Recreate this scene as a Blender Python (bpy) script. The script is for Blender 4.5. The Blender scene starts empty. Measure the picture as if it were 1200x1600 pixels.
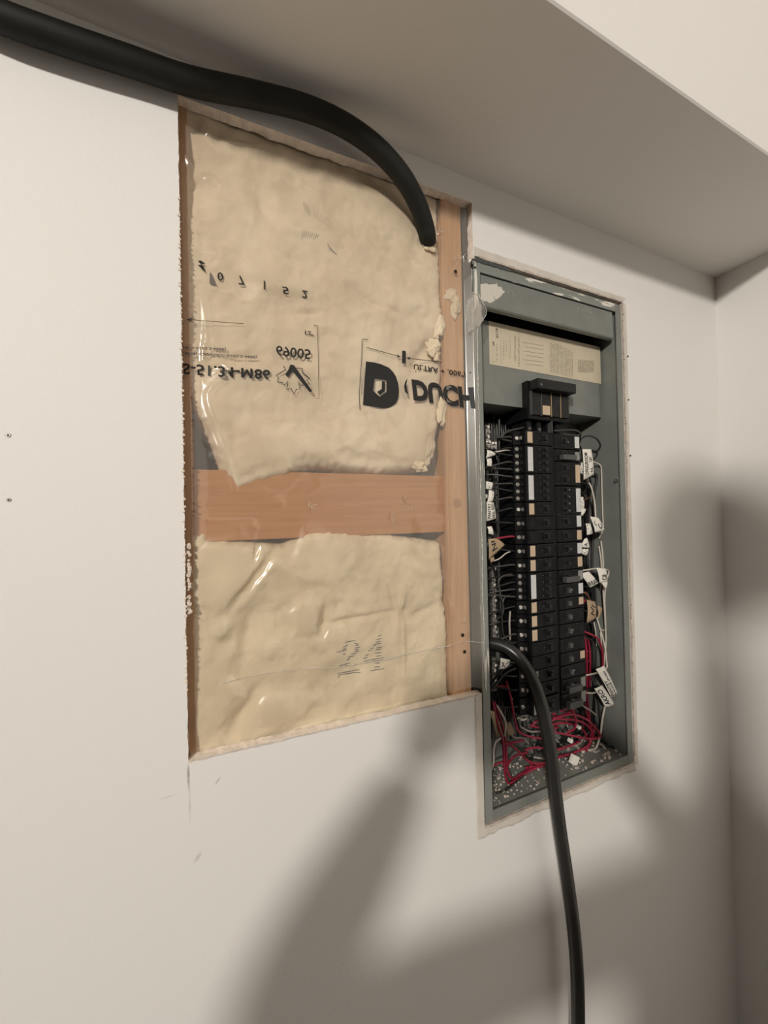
import bpy, bmesh, math, random
import numpy as np
from mathutils import Vector, Matrix, noise
from mathutils.geometry import tessellate_polygon

random.seed(7)
SC = bpy.context.scene
COL = SC.collection

# ------------------------------------------------------------------ camera
CAM_F = 592.30244          # focal length in pixels of the 1200x1600 frame
CAM_C = Vector((-0.38628, -0.50454, 0.49736))
YAW, PITCH, ROLL = 0.41064, 0.011299, -0.020551
_cy, _sy = math.cos(YAW), math.sin(YAW)
FWD = Vector((_sy*math.cos(PITCH), _cy*math.cos(PITCH), math.sin(PITCH)))
_r0 = Vector((_cy, -_sy, 0)); _u0 = _r0.cross(FWD)
RIGHT = _r0*math.cos(ROLL) + _u0*math.sin(ROLL)
UP = -_r0*math.sin(ROLL) + _u0*math.cos(ROLL)
cam = bpy.data.cameras.new('camera'); camo = bpy.data.objects.new('camera', cam); COL.objects.link(camo)
camo.matrix_world = Matrix(((RIGHT.x, UP.x, -FWD.x, CAM_C.x), (RIGHT.y, UP.y, -FWD.y, CAM_C.y),
                            (RIGHT.z, UP.z, -FWD.z, CAM_C.z), (0, 0, 0, 1)))
cam.sensor_fit = 'VERTICAL'; cam.sensor_height = 24.0; cam.lens = CAM_F*24.0/1600.0
cam.clip_start = 0.01; cam.clip_end = 100
SC.camera = camo

# ------------------------------------------------------------------ world, lights, exposure
W = bpy.data.worlds.new('world'); SC.world = W; W.use_nodes = True
W.node_tree.nodes['Background'].inputs[0].default_value = (1.0, 0.82, 0.64, 1)
W.node_tree.nodes['Background'].inputs[1].default_value = 0.02
def area_light(name, loc, target, size, power, col):
    l = bpy.data.lights.new(name, 'AREA'); l.shape = 'DISK'; l.size = size; l.energy = power; l.color = col
    o = bpy.data.objects.new(name, l); COL.objects.link(o); o.location = loc
    o.rotation_euler = (Vector(target)-Vector(loc)).to_track_quat('-Z', 'Y').to_euler()
    return o
area_light('ceiling_lamp_light', (-2.7, -3.1, 1.87), (0, 0, 0.5), 0.28, 134, (1.0, 0.955, 0.89))
SC.view_settings.view_transform = 'Standard'; SC.view_settings.look = 'None'
SC.view_settings.gamma = 1.0; SC.view_settings.use_curve_mapping = False
SC.view_settings.exposure = 0.0

# ------------------------------------------------------------------ helpers
def ray(px, py): return FWD + RIGHT*((px-600)/CAM_F) - UP*((py-800)/CAM_F)
def at(px, py, y=0.0):
    """world point at depth y seen at photo pixel (measurement helper)"""
    d = ray(px, py); return CAM_C + d*((y-CAM_C.y)/d.y)

def new_mat(name): 
    m = bpy.data.materials.new(name); m.use_nodes = True
    nt = m.node_tree; b = nt.nodes['Principled BSDF']; return m, nt, b
def mat(name, col, rough=0.6, metal=0.0, spec=0.5, nscale=0, namt=0.0, bump=0.0, bscale=200, stretch=None, col2=None, sss=0, coat=0):
    m, nt, b = new_mat(name)
    b.inputs['Base Color'].default_value = (*col, 1); b.inputs['Roughness'].default_value = rough
    b.inputs['Metallic'].default_value = metal; b.inputs['Specular IOR Level'].default_value = spec
    if coat: b.inputs['Coat Weight'].default_value = coat; b.inputs['Coat Roughness'].default_value = 0.1
    tc = nt.nodes.new('ShaderNodeTexCoord'); src = tc.outputs['Object']
    if stretch:
        mp = nt.nodes.new('ShaderNodeMapping'); mp.inputs['Scale'].default_value = stretch
        nt.links.new(src, mp.inputs['Vector']); src = mp.outputs['Vector']
    if nscale:
        n = nt.nodes.new('ShaderNodeTexNoise'); n.inputs['Scale'].default_value = nscale; n.inputs['Detail'].default_value = 5
        nt.links.new(src, n.inputs['Vector'])
        r = nt.nodes.new('ShaderNodeValToRGB'); c2 = col2 or tuple(c*(1-namt) for c in col)
        r.color_ramp.elements[0].color = (*c2, 1); r.color_ramp.elements[1].color = (*col, 1)
        r.color_ramp.elements[0].position = 0.35; r.color_ramp.elements[1].position = 0.65
        nt.links.new(n.outputs['Fac'], r.inputs['Fac']); nt.links.new(r.outputs['Color'], b.inputs['Base Color'])
    if bump:
        n2 = nt.nodes.new('ShaderNodeTexNoise'); n2.inputs['Scale'].default_value = bscale; n2.inputs['Detail'].default_value = 4
        nt.links.new(src, n2.inputs['Vector'])
        bp = nt.nodes.new('ShaderNodeBump'); bp.inputs['Strength'].default_value = bump; bp.inputs['Distance'].default_value = 0.001
        nt.links.new(n2.outputs['Fac'], bp.inputs['Height']); nt.links.new(bp.outputs['Normal'], b.inputs['Normal'])
    return m

def wall_paint(name, col, scuffs=()):
    m = mat(name, col, rough=0.62, spec=0.35, bump=0.25, bscale=260)
    nt = m.node_tree; b = nt.nodes['Principled BSDF']
    if scuffs:
        tc = nt.nodes.new('ShaderNodeTexCoord'); prev = None
        rgb = nt.nodes.new('ShaderNodeRGB'); rgb.outputs[0].default_value = (*col, 1); prev = rgb.outputs[0]
        nz = nt.nodes.new('ShaderNodeTexNoise'); nz.inputs['Scale'].default_value = 90; nz.inputs['Detail'].default_value = 6
        nt.links.new(tc.outputs['Object'], nz.inputs['Vector'])
        for (x, z, ang, lx, lz, amt) in scuffs:
            mp = nt.nodes.new('ShaderNodeMapping'); mp.vector_type = 'TEXTURE'
            mp.inputs['Location'].default_value = (x, 0, z); mp.inputs['Rotation'].default_value = (0, ang, 0)
            mp.inputs['Scale'].default_value = (lx, 1.0, lz)
            nt.links.new(tc.outputs['Object'], mp.inputs['Vector'])
            g = nt.nodes.new('ShaderNodeTexGradient'); g.gradient_type = 'SPHERICAL'
            nt.links.new(mp.outputs['Vector'], g.inputs['Vector'])
            mm = nt.nodes.new('ShaderNodeMath'); mm.operation = 'MULTIPLY'
            nt.links.new(g.outputs['Fac'], mm.inputs[0]); nt.links.new(nz.outputs['Fac'], mm.inputs[1])
            m2 = nt.nodes.new('ShaderNodeMath'); m2.operation = 'MULTIPLY'; m2.use_clamp = True
            nt.links.new(mm.outputs[0], m2.inputs[0]); m2.inputs[1].default_value = amt*2.2
            mx = nt.nodes.new('ShaderNodeMix'); mx.data_type = 'RGBA'
            nt.links.new(m2.outputs[0], mx.inputs[0]); nt.links.new(prev, mx.inputs[6]); mx.inputs[7].default_value = (0.22, 0.17, 0.13, 1)
            prev = mx.outputs[2]
        nt.links.new(prev, b.inputs['Base Color'])
    return m

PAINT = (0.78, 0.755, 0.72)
M = {}
M['paint'] = wall_paint('wall_paint', PAINT, [
    (-0.548, 0.0-0.075, 0.9, 0.020, 0.0045, 0.9), (-0.553, -0.083, 1.2, 0.006, 0.006, 1.2),
    (-0.4235, 0.197, 1.571, 0.018, 0.002, .8), (-0.4225, 0.165, 1.571, 0.03, 0.0018, .25),
    (-0.392, 0.183, -0.9, 0.006, 0.0015, .8), (-0.415, 0.10, -0.9, 0.008, 0.003, .4), (-0.445, 0.180, -0.1, 0.012, 0.0012, .25)])
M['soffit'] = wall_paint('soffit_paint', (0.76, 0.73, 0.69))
M['floor'] = mat('dark_floor', (0.10, 0.085, 0.07), 0.7, nscale=8, namt=0.3)
M['gypsum'] = mat('gypsum', (0.86, 0.745, 0.64), 0.9, nscale=120, namt=0.16, bump=0.9, bscale=500)
M['paper'] = mat('drywall_paper_edge', (0.20, 0.115, 0.065), 0.9, nscale=90, namt=0.5, col2=(0.5, 0.36, 0.26), bump=1, bscale=400)
M['mud'] = mat('joint_compound', (0.66, 0.60, 0.53), 0.8, nscale=25, namt=0.14, bump=0.5, bscale=150)
M['mud_pink'] = mat('joint_compound_worn', (0.62, 0.53, 0.45), 0.85, nscale=60, namt=0.3, bump=1, bscale=260)
M['steel'] = mat('grey_painted_steel', (0.195, 0.203, 0.182), 0.42, spec=0.5, nscale=30, namt=0.12, bump=0.1, bscale=80)
M['steel_scuffed'] = mat('scuffed_grey_steel', (0.215, 0.225, 0.203), 0.5, nscale=55, col2=(0.215, 0.225, 0.203))
def scuff_mat(m, stretch, thr, col=(0.72, 0.68, 0.60), scale=40):
    nt = m.node_tree; b = nt.nodes['Principled BSDF']
    tc = nt.nodes.new('ShaderNodeTexCoord'); mp = nt.nodes.new('ShaderNodeMapping'); mp.inputs['Scale'].default_value = stretch
    nt.links.new(tc.outputs['Object'], mp.inputs['Vector'])
    n = nt.nodes.new('ShaderNodeTexNoise'); n.inputs['Scale'].default_value = scale; n.inputs['Detail'].default_value = 6
    nt.links.new(mp.outputs['Vector'], n.inputs['Vector'])
    r = nt.nodes.new('ShaderNodeValToRGB'); r.color_ramp.elements[0].position = thr; r.color_ramp.elements[1].position = thr+0.04
    r.color_ramp.elements[0].color = (*b.inputs['Base Color'].default_value[:3], 1); r.color_ramp.elements[1].color = (*col, 1)
    nt.links.new(n.outputs['Fac'], r.inputs['Fac']); nt.links.new(r.outputs['Color'], b.inputs['Base Color'])
scuff_mat(M['steel_scuffed'], (2.2, 1, 0.25), 0.60)
M['black'] = mat('black_plastic', (0.009, 0.009, 0.0095), 0.42, spec=0.16, nscale=60, namt=0.4)
M['black2'] = mat('worn_black_plastic', (0.02, 0.0195, 0.019), 0.42, spec=0.22, nscale=60, namt=0.4)
M['greyplastic'] = mat('dark_grey_plastic', (0.075, 0.075, 0.073), 0.5)
M['cable'] = mat('black_cable_jacket', (0.024, 0.023, 0.021), 0.30, spec=0.55, nscale=20, namt=0.3, bump=0.1, bscale=60)
M['conduit'] = mat('black_conduit_jacket', (0.018, 0.0178, 0.015), 0.6, spec=0.25, nscale=20, namt=0.3)
M['wire_black'] = mat('black_wire', (0.016, 0.015, 0.015), 0.32)
M['wire_dkgrey'] = mat('dusty_black_wire', (0.05, 0.046, 0.042), 0.4)
M['wire_white'] = mat('white_wire', (0.62, 0.56, 0.48), 0.4)
M['wire_red'] = mat('red_wire', (0.34, 0.018, 0.05), 0.35, nscale=40, col2=(0.23, 0.012, 0.03))
M['wire_cu'] = mat('bare_copper', (0.55, 0.28, 0.14), 0.35, metal=0.9)
M['wire_blue'] = mat('blue_wire', (0.03, 0.03, 0.12), 0.35)
M['sheath'] = mat('grey_cable_sheath', (0.34, 0.30, 0.26), 0.55)
M['tan'] = mat('tan_sticker', (0.62, 0.47, 0.33), 0.6, nscale=700, col2=(0.50, 0.37, 0.25))
M['white_st'] = mat('white_sticker', (0.70, 0.69, 0.68), 0.5, nscale=600, col2=(0.52, 0.52, 0.52))
M['grey_st'] = mat('grey_sticker', (0.30, 0.29, 0.27), 0.5, nscale=600, col2=(0.2, 0.2, 0.19))
M['tagpaper'] = mat('white_tape', (0.78, 0.74, 0.66), 0.6)
M['tagtan'] = mat('tan_tape', (0.42, 0.30, 0.18), 0.65, nscale=40, namt=0.2)
M['ink'] = mat('black_ink', (0.012, 0.011, 0.010), 0.6)
M['inkfade'] = mat('faded_ink', (0.16, 0.135, 0.12), 0.8)
M['labelink'] = mat('label_ink', (0.20, 0.17, 0.13), 0.8)
M['labelpaper'] = mat('cream_label', (0.60, 0.52, 0.38), 0.6, nscale=40, namt=0.06)
M['screw'] = mat('bright_screw', (0.75, 0.73, 0.70), 0.25, metal=1.0)
M['tin'] = mat('tinned_bar', (0.42, 0.40, 0.37), 0.38, metal=0.8, nscale=80, namt=0.3)
M['brass'] = mat('brass_strip', (0.65, 0.5, 0.3), 0.3, metal=0.9)
M['hole'] = mat('dark_hole', (0.01, 0.007, 0.005), 0.9)
M['sheathing'] = mat('sheathing_board', (0.16, 0.15, 0.155), 0.9, nscale=10, namt=0.3)
M['skin'] = mat('skin', (0.55, 0.34, 0.25), 0.5)
M['shirt'] = mat('dark_shirt', (0.06, 0.065, 0.08), 0.85)
M['trousers'] = mat('dark_trousers', (0.05, 0.05, 0.06), 0.85)
M['hair'] = mat('brown_hair', (0.05, 0.03, 0.02), 0.6)
M['wood'] = mat('pine', (0.50, 0.232, 0.075), 0.6, nscale=9, col2=(0.43, 0.18, 0.052), stretch=(1.2, 6, 16), bump=0.15)
M['wood_v'] = mat('pine_stud', (0.60, 0.345, 0.165), 0.6, nscale=9, col2=(0.51, 0.27, 0.12), stretch=(16, 6, 1.2), bump=0.15)
M['batt'] = mat('glass_wool', (0.77, 0.65, 0.475), 0.95, spec=0.1, nscale=14, col2=(0.66, 0.535, 0.375), bump=0.35, bscale=300)
M['batt2'] = mat('glass_wool_pale', (0.78, 0.66, 0.46), 0.95, spec=0.1, nscale=14, col2=(0.66, 0.54, 0.365), bump=0.5, bscale=300)
M['crumb'] = mat('plaster_crumbs', (0.62, 0.53, 0.46), 0.9, nscale=60, namt=0.4)

# vapour barrier: clear sheet with slight milkiness and gloss
m, nt, b = new_mat('polyethylene_film'); nt.nodes.remove(b)
out = nt.nodes['Material Output']; tr = nt.nodes.new('ShaderNodeBsdfTransparent'); tr.inputs[0].default_value = (0.975, 0.965, 0.95, 1)
df = nt.nodes.new('ShaderNodeBsdfDiffuse'); df.inputs[0].default_value = (0.82, 0.75, 0.66, 1)
gl = nt.nodes.new('ShaderNodeBsdfGlossy'); gl.inputs['Roughness'].default_value = 0.25; gl.inputs[0].default_value = (1, .96, .9, 1)
m1 = nt.nodes.new('ShaderNodeMixShader'); m1.inputs[0].default_value = 0.125
nt.links.new(tr.outputs[0], m1.inputs[1]); nt.links.new(df.outputs[0], m1.inputs[2])
fr = nt.nodes.new('ShaderNodeLayerWeight'); fr.inputs[0].default_value = 0.5     # same from both sides of the sheet
pw = nt.nodes.new('ShaderNodeMath'); pw.operation = 'POWER'; pw.inputs[1].default_value = 4.0
nt.links.new(fr.outputs['Facing'], pw.inputs[0])
mul = nt.nodes.new('ShaderNodeMath'); mul.operation = 'MULTIPLY_ADD'; mul.inputs[1].default_value = 0.7; mul.inputs[2].default_value = 0.085
nt.links.new(pw.outputs[0], mul.inputs[0])
m2 = nt.nodes.new('ShaderNodeMixShader'); nt.links.new(mul.outputs[0], m2.inputs[0])
nt.links.new(m1.outputs[0], m2.inputs[1]); nt.links.new(gl.outputs[0], m2.inputs[2]); nt.links.new(m2.outputs[0], out.inputs['Surface'])
M['film'] = m

def setp(o, label=None, cat=None, group=None, kind=None):
    if label: o['label'] = label
    if cat: o['category'] = cat
    if group: o['group'] = group
    if kind: o['kind'] = kind
    return o
def link(name, me, parent=None):
    o = bpy.data.objects.new(name, me); COL.objects.link(o)
    if parent: o.parent = parent; o.matrix_parent_inverse = parent.matrix_basis.inverted()
    return o
def mesh(name, verts, faces, m, parent=None, smooth=False, mids=None):
    me = bpy.data.meshes.new(name); me.from_pydata([tuple(v) for v in verts], [], faces)
    ms = m if isinstance(m, (list, tuple)) else [m]
    for k in ms: me.materials.append(k)
    if mids: me.polygons.foreach_set('material_index', mids)
    if smooth: me.polygons.foreach_set('use_smooth', [True]*len(me.polygons))
    me.update()
    return link(name, me, parent)
def empty(name, loc, **kw):
    o = bpy.data.objects.new(name, None); COL.objects.link(o); o.location = loc; o.empty_display_size = 0.02
    setp(o, **kw); return o

class MB:
    """collects shapes into one mesh"""
    def __init__(s): s.v = []; s.f = []
    def add(s, v, f):
        n = len(s.v); s.v += [Vector(p) for p in v]; s.f += [tuple(i+n for i in q) for q in f]; return s
    def box(s, x0, x1, y0, y1, z0, z1, bev=0):
        if bev <= 0:
            return s.add([(x0,y0,z0),(x1,y0,z0),(x1,y1,z0),(x0,y1,z0),(x0,y0,z1),(x1,y0,z1),(x1,y1,z1),(x0,y1,z1)],
                [(3,2,1,0),(4,5,6,7),(0,1,5,4),(1,2,6,5),(2,3,7,6),(3,0,4,7)])
        bm = bmesh.new(); bmesh.ops.create_cube(bm, size=1)
        for v in bm.verts: v.co = Vector(((x0+x1)/2+v.co.x*(x1-x0), (y0+y1)/2+v.co.y*(y1-y0), (z0+z1)/2+v.co.z*(z1-z0)))
        bmesh.ops.bevel(bm, geom=bm.edges[:], offset=bev, segments=2, affect='EDGES', profile=0.6)
        bm.verts.index_update()
        s.add([v.co for v in bm.verts], [[v.index for v in f.verts] for f in bm.faces]); bm.free(); return s
    def prism_z(s, prof, z0, z1):
        """prof list of (x,y), extruded in z"""
        n = len(prof); v = [(x, y, z0) for x, y in prof]+[(x, y, z1) for x, y in prof]
        f = [(i, (i+1) % n, (i+1) % n+n, i+n) for i in range(n)]+[tuple(range(n))[::-1], tuple(range(n, 2*n))]
        return s.add(v, f)
    def prism_x(s, prof, x0, x1):
        n = len(prof); v = [(x0, y, z) for y, z in prof]+[(x1, y, z) for y, z in prof]
        f = [(i, (i+1) % n, (i+1) % n+n, i+n) for i in range(n)]+[tuple(range(n))[::-1], tuple(range(n, 2*n))]
        return s.add(v, f)
    def disc(s, c, n, r, h, seg=12, slot=False):
        """short cylinder along direction n from c"""
        n = Vector(n).normalized(); a = n.orthogonal().normalized(); b_ = n.cross(a); c = Vector(c)
        v = []
        for k, (rr, hh) in enumerate(((r, 0), (r, h*0.7), (r*0.8, h))):
            for i in range(seg):
                t = 2*math.pi*i/seg; v.append(c+n*hh+(a*math.cos(t)+b_*math.sin(t))*rr)
        f = []
        for k in range(2):
            for i in range(seg): f.append((k*seg+i, k*seg+(i+1) % seg, (k+1)*seg+(i+1) % seg, (k+1)*seg+i))
        f.append(tuple(range(2*seg, 3*seg))); f.append(tuple(range(seg))[::-1])
        return s.add(v, f)
    def tube(s, pts, r, seg=8, taper=None):
        P = spline(pts); n = len(P); rings = []
        t0 = (P[1]-P[0]).normalized(); nn = t0.orthogonal().normalized()
        for i in range(n):
            t = (P[min(i+1, n-1)]-P[max(i-1, 0)]).normalized()
            nn = (nn - t*nn.dot(t)).normalized(); bb = t.cross(nn)
            rr = r if not taper else r*taper(i/(n-1))
            rings.append([P[i]+(nn*math.cos(2*math.pi*k/seg)+bb*math.sin(2*math.pi*k/seg))*rr for k in range(seg)])
        v = [p for rg in rings for p in rg]; f = []
        for i in range(n-1):
            for k in range(seg): f.append((i*seg+k, i*seg+(k+1) % seg, (i+1)*seg+(k+1) % seg, (i+1)*seg+k))
        f.append(tuple(range(seg))[::-1]); f.append(tuple(range((n-1)*seg, n*seg)))
        return s.add(v, f)
    def build(s, name, m, parent=None, smooth=False):
        return mesh(name, s.v, s.f, m, parent, smooth)

def spline(pts, sub=7):
    P = [Vector(p) for p in pts]
    if len(P) == 2: P = [P[0], P[0].lerp(P[1], .5), P[1]]
    P = [P[0]*2-P[1]]+P+[P[-1]*2-P[-2]]; out = []
    for i in range(1, len(P)-2):
        a, b_, c, d = P[i-1:i+3]
        for k in range(sub):
            t = k/sub
            out.append(0.5*((2*b_)+(c-a)*t+(2*a-5*b_+4*c-d)*t*t+(3*b_-a-3*c+d)*t**3))
    out.append(P[-2]); return out

def tess(loops2):
    """fill polygon loops (2-D) -> verts, tris"""
    L3 = [[Vector((p[0], p[1], 0)) for p in lp] for lp in loops2]
    tris = tessellate_polygon(L3); flat = [p for lp in L3 for p in lp]
    return flat, [tuple(t) for t in tris]

_fontcache = {}
def glyphs(s, bold=0.0):
    """text as flat triangles, normalised to its bounding box (0..1, 0..1)"""
    key = (s, bold)
    if key not in _fontcache:
        cu = bpy.data.curves.new('txt', 'FONT'); cu.body = s; cu.offset = bold; cu.resolution_u = 3
        o = bpy.data.objects.new('txt', cu); COL.objects.link(o)
        dg = bpy.context.evaluated_depsgraph_get()
        me = bpy.data.meshes.new_from_object(o.evaluated_get(dg))
        V = [v.co.copy() for v in me.vertices]; F = [tuple(p.vertices) for p in me.polygons]
        bpy.data.objects.remove(o); bpy.data.curves.remove(cu); bpy.data.meshes.remove(me)
        x0 = min(v.x for v in V); x1 = max(v.x for v in V); y0 = min(v.y for v in V); y1 = max(v.y for v in V)
        _fontcache[key] = ([((v.x-x0)/(x1-x0), (v.y-y0)/(y1-y0)) for v in V], F)
    return _fontcache[key]

# ================================================================== ROOM
XL = -2.2; XR = 0.7076; ZS = 1.050; YS = -0.212; ZF = -0.95; ZC = 2.25; T = 0.0127
PW, PH = 0.362, 0.913
def jag(t, a, seed, f=60.0):
    return a*(noise.noise(Vector((t*f, seed, 0.3)))+0.6*noise.noise(Vector((t*f*3.3, seed, 5.3))))
# outline of the drywall cut-out: opening and panel hole in one loop (front edge / back edge)
F_, B_, mid = [], [], []
def seg(p, q, n, af, ab, seed, mt, nrm):
    for i in range(n):
        t = i/n; x = p[0]+(q[0]-p[0])*t; z = p[1]+(q[1]-p[1])*t; s_ = (x+z)
        jf = jag(s_, af, seed); jb = jag(s_, ab, seed+9, 38)+ab*0.5
        F_.append((x+nrm[0]*jf, z+nrm[1]*jf)); B_.append((x+nrm[0]*jb, z+nrm[1]*jb)); mid.append(mt)
seg((-0.4245, 1.006), (0.0025, 1.010), 150, .0006, .0025, 1, 1, (0, -1))
seg((0.0025, 1.010), (0.0025, 0.918), 26, .0005, .0016, 2, 1, (-1, 0))
seg((0.0025, 0.918), (0.367, 0.921), 60, .0014, .001, 3, 1, (0, 1))
seg((0.367, 0.921), (0.366, -0.004), 60, .0005, .0005, 4, 1, (1, 0))
seg((0.366, -0.004), (-0.002, -0.005), 60, .0006, .0005, 5, 1, (0, -1))
seg((-0.002, -0.005), (-0.001, 0.208), 30, .0005, .0005, 6, 1, (-1, 0))
seg((-0.001, 0.208), (-0.4235, 0.2155), 150, .0008, .0014, 7, 1, (0, 1))
seg((-0.4235, 0.2155), (-0.4245, 1.006), 260, .0009, .0012, 8, 2, (1, 0))
def build_wall():
    outer = [(XL, ZF), (XR+0.1, ZF), (XR+0.1, ZC), (XL, ZC)]
    V, Tt = tess([outer, F_]); no = len(outer); n = len(F_)
    verts = [(p.x, 0.0, p.y) for p in V]; faces = []; mids = []
    for t in Tt:
        a, b_, c = [Vector(verts[i]) for i in t]
        nn = (b_-a).cross(c-a)
        faces.append(t if nn.y < 0 else t[::-1]); mids.append(0)
    base = len(verts); verts += [(x, T, z) for x, z in B_]
    for i in range(n):
        j = (i+1) % n
        faces.append((no+i, no+j, base+j, base+i)); mids.append(mid[i])
    o = mesh('wall_front', verts, faces, [M['paint'], M['gypsum'], M['paper']], mids=mids)
    setp(o, kind='structure'); return o
wall_front = build_wall()
# raised bands of joint compound round the panel
def band(name, pts_out, pts_in, m):
    n = len(pts_out); v = []
    for (x, z) in pts_out: v.append((x, -0.0001, z))
    for k, (x, z) in enumerate(pts_in): v.append((x, -0.0013, z))
    for (a, b_) in zip(pts_out, pts_in): v.append((a[0]*.8+b_[0]*.2, -0.0012, a[1]*.8+b_[1]*.2))
    f = [];
    for i in range(n-1): f += [(i, i+1, 2*n+i+1, 2*n+i), (2*n+i, 2*n+i+1, n+i+1, n+i)]
    f += [(n+i, n+i+1, i+1, i) for i in []]
    return mesh(name, v, f, m, wall_front)
def lin(a, b_, n, amp=0, seed=0, nrm=(0, 0)):
    return [(a[0]+(b_[0]-a[0])*i/n+nrm[0]*jag(i/n, amp, seed, 14), a[1]+(b_[1]-a[1])*i/n+nrm[1]*jag(i/n, amp, seed, 14)) for i in range(n+1)]
band('joint_compound', lin((-0.016, 0.205), (-0.016, -0.02), 20, .001, 1, (1, 0))+lin((-0.012, -0.022), (0.372, -0.020), 40, .004, 2, (0, 1)),
     lin((-0.002, 0.205), (-0.002, -0.004), 20)+lin((0, -0.0055), (0.366, -0.0045), 40), M['mud'])
band('joint_compound', lin((0.380, -0.012), (0.381, 0.92), 50, .0015, 4, (1, 0)), lin((0.3665, -0.004), (0.3675, 0.919), 50), M['mud'])
band('joint_compound', lin((0.381, 0.932), (0.004, 0.938), 40, .0015, 5, (0, 1)), lin((0.367, 0.922), (0.004, 0.920), 40), M['mud'])
# thin torn paper line along the panel hole
fr_ = MB()
for k in range(70):
    z = 0.01+k*0.013; fr_.box(0.3665+jag(z, .0012, 31), 0.3695+jag(z, .0012, 35), -0.0026, -0.0005, z, z+0.011+random.random()*.004)
fr_.build('torn_paper_edge', M['mud_pink'], wall_front)
fr_ = MB()
for k in range(46):
    x = 0.0+k*0.008; w_ = jag(x, .002, 41)
    fr_.box(x, x+.0085, -0.0026, -0.0004, -0.0075+w_, -0.0035+w_*.3)
fr_.build('torn_paper_edge', M['mud_pink'], wall_front)
fr_ = MB()
for k in range(40):
    x = 0.004+k*0.009; w_ = jag(x, .002, 44)
    fr_.box(x, x+.0095, -0.0026, -0.0004, 0.9195+w_*.3, 0.9222+abs(w_))
fr_.build('torn_paper_edge', M['mud_pink'], wall_front)
# ragged lip of gypsum standing proud under the opening and at its left edge
lip = MB()
for k in range(150):
    x = -0.423+k*0.00281; h = .0018+abs(jag(x, .0022, 51, 40))
    zb = 0.2155-(x+.4235)*.0178
    lip.add([(x, -.0004, zb-h), (x+.0029, -.0004, zb-h+jag(x, .0004, 3)), (x+.0029, -.0016, zb+.0006), (x, -.0016, zb+.0006)], [(0, 1, 2, 3)])
lip.build('torn_paper_edge', M['gypsum'], wall_front)
lump = MB()
for k in range(90):
    z = 0.30+0.0065*k+random.uniform(-.002, .002); r = random.uniform(.0006, .0019)
    lump.disc((-0.4245+random.uniform(-.0006, .0012), -.0004, z), (0.2, -1, 0.2), r, r*.8, 7)
for k in range(40):
    z = random.uniform(.385, .47); r = random.uniform(.0012, .0028)
    lump.disc((-0.4205+random.uniform(-.0012, .0012), .004, z), (0.5, -1, 0), r, r*.8, 7)
lump.build('gypsum_crumbs', M['gypsum'], wall_front)

M['steel_scuffed_top'] = mat('scuffed_top_flange', (0.215, 0.225, 0.203), 0.5, nscale=55, col2=(0.215, 0.225, 0.203))
scuff_mat(M['steel_scuffed_top'], (.35, 1, 2.4), 0.57)
def quadbox(name, a, m, kind='structure', parent=None):
    o = MB().box(*a).build(name, m, parent)
    if kind: o['kind'] = kind
    return o
quadbox('wall_right', (XR, XR+0.1, -4.2, 0.02, ZF, ZC), M['paint'])
quadbox('floor', (XL, XR, -4.2, 0, ZF-0.05, ZF), M['floor'])
quadbox('ceiling', (XL, XR, -4.2, 0, ZC, ZC+0.05), M['soffit'])
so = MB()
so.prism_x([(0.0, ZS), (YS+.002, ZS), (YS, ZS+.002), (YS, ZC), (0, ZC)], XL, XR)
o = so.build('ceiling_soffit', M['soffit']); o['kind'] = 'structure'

# screws and pin holes in the wall
def wall_dot(name, label, px, py, r, m, cat, proud=.0006, ring=True):
    c = at(px, py, 0.0)
    t = empty(name, c, label=label, cat=cat)
    if ring: MB().disc((c.x, 0.0, c.z), (0, -1, 0), r*1.0, proud, 14).build('head', m, t)
    MB().disc((c.x, -proud, c.z), (0, -1, 0), r*0.45, 0.0002, 8).build('recess', M['hole'], t)
wall_dot('screw', 'small steel drywall screw on the left wall, upper of the two', 13, 680, .0022, M['tin'], 'screw')
wall_dot('screw', 'small steel drywall screw on the left wall, lower of the two', 14, 781, .0020, M['tin'], 'screw')
for i, (x, y) in enumerate(((980, 557), (981, 625), (984, 712))):
    c = at(x, y, 0); s_ = ('top', 'middle', 'bottom')[i]
    o = MB().disc((c.x, -.0012, c.z), (0, -1, 0), .0018, .0008, 8).build('nail_hole', M['hole'])
    setp(o, f'tiny dark nail hole right of the panel, {s_} of three', 'hole')

# ================================================================== WALL CAVITY
quadbox('cavity_sheathing', (-0.47, 0.0, 0.100, 0.11, 0.1, 1.2), M['sheathing'])
def board(name, label, cat, a, m, bev=.0015):
    o = MB().box(*a, bev).build(name, m); setp(o, label, cat); return o
board('wall_stud', 'vertical pine stud at the right side of the opening', 'stud', (-0.0495, -0.0115, T, 0.099, 0.05, 1.2), M['wood_v'])
board('wall_stud', 'vertical pine stud barely showing at the left side of the opening', 'stud', (-0.454, -0.4155, T, 0.099, 0.05, 1.2), M['wood_v'])
board('blocking_board', 'horizontal orange pine blocking board between the studs', 'board', (-0.4155, -0.0495, .0195, 0.058, 0.470, 0.5605), M['wood'])
kn = MB().disc((-0.031, T-.0001, 0.516), (0, -1, 0), .008, .0002, 14).build('knot', M['wood_knot'] if 'wood_knot' in M else mat('knot', (0.40, 0.21, 0.10), .7), bpy.data.objects['wall_stud'])

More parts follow.
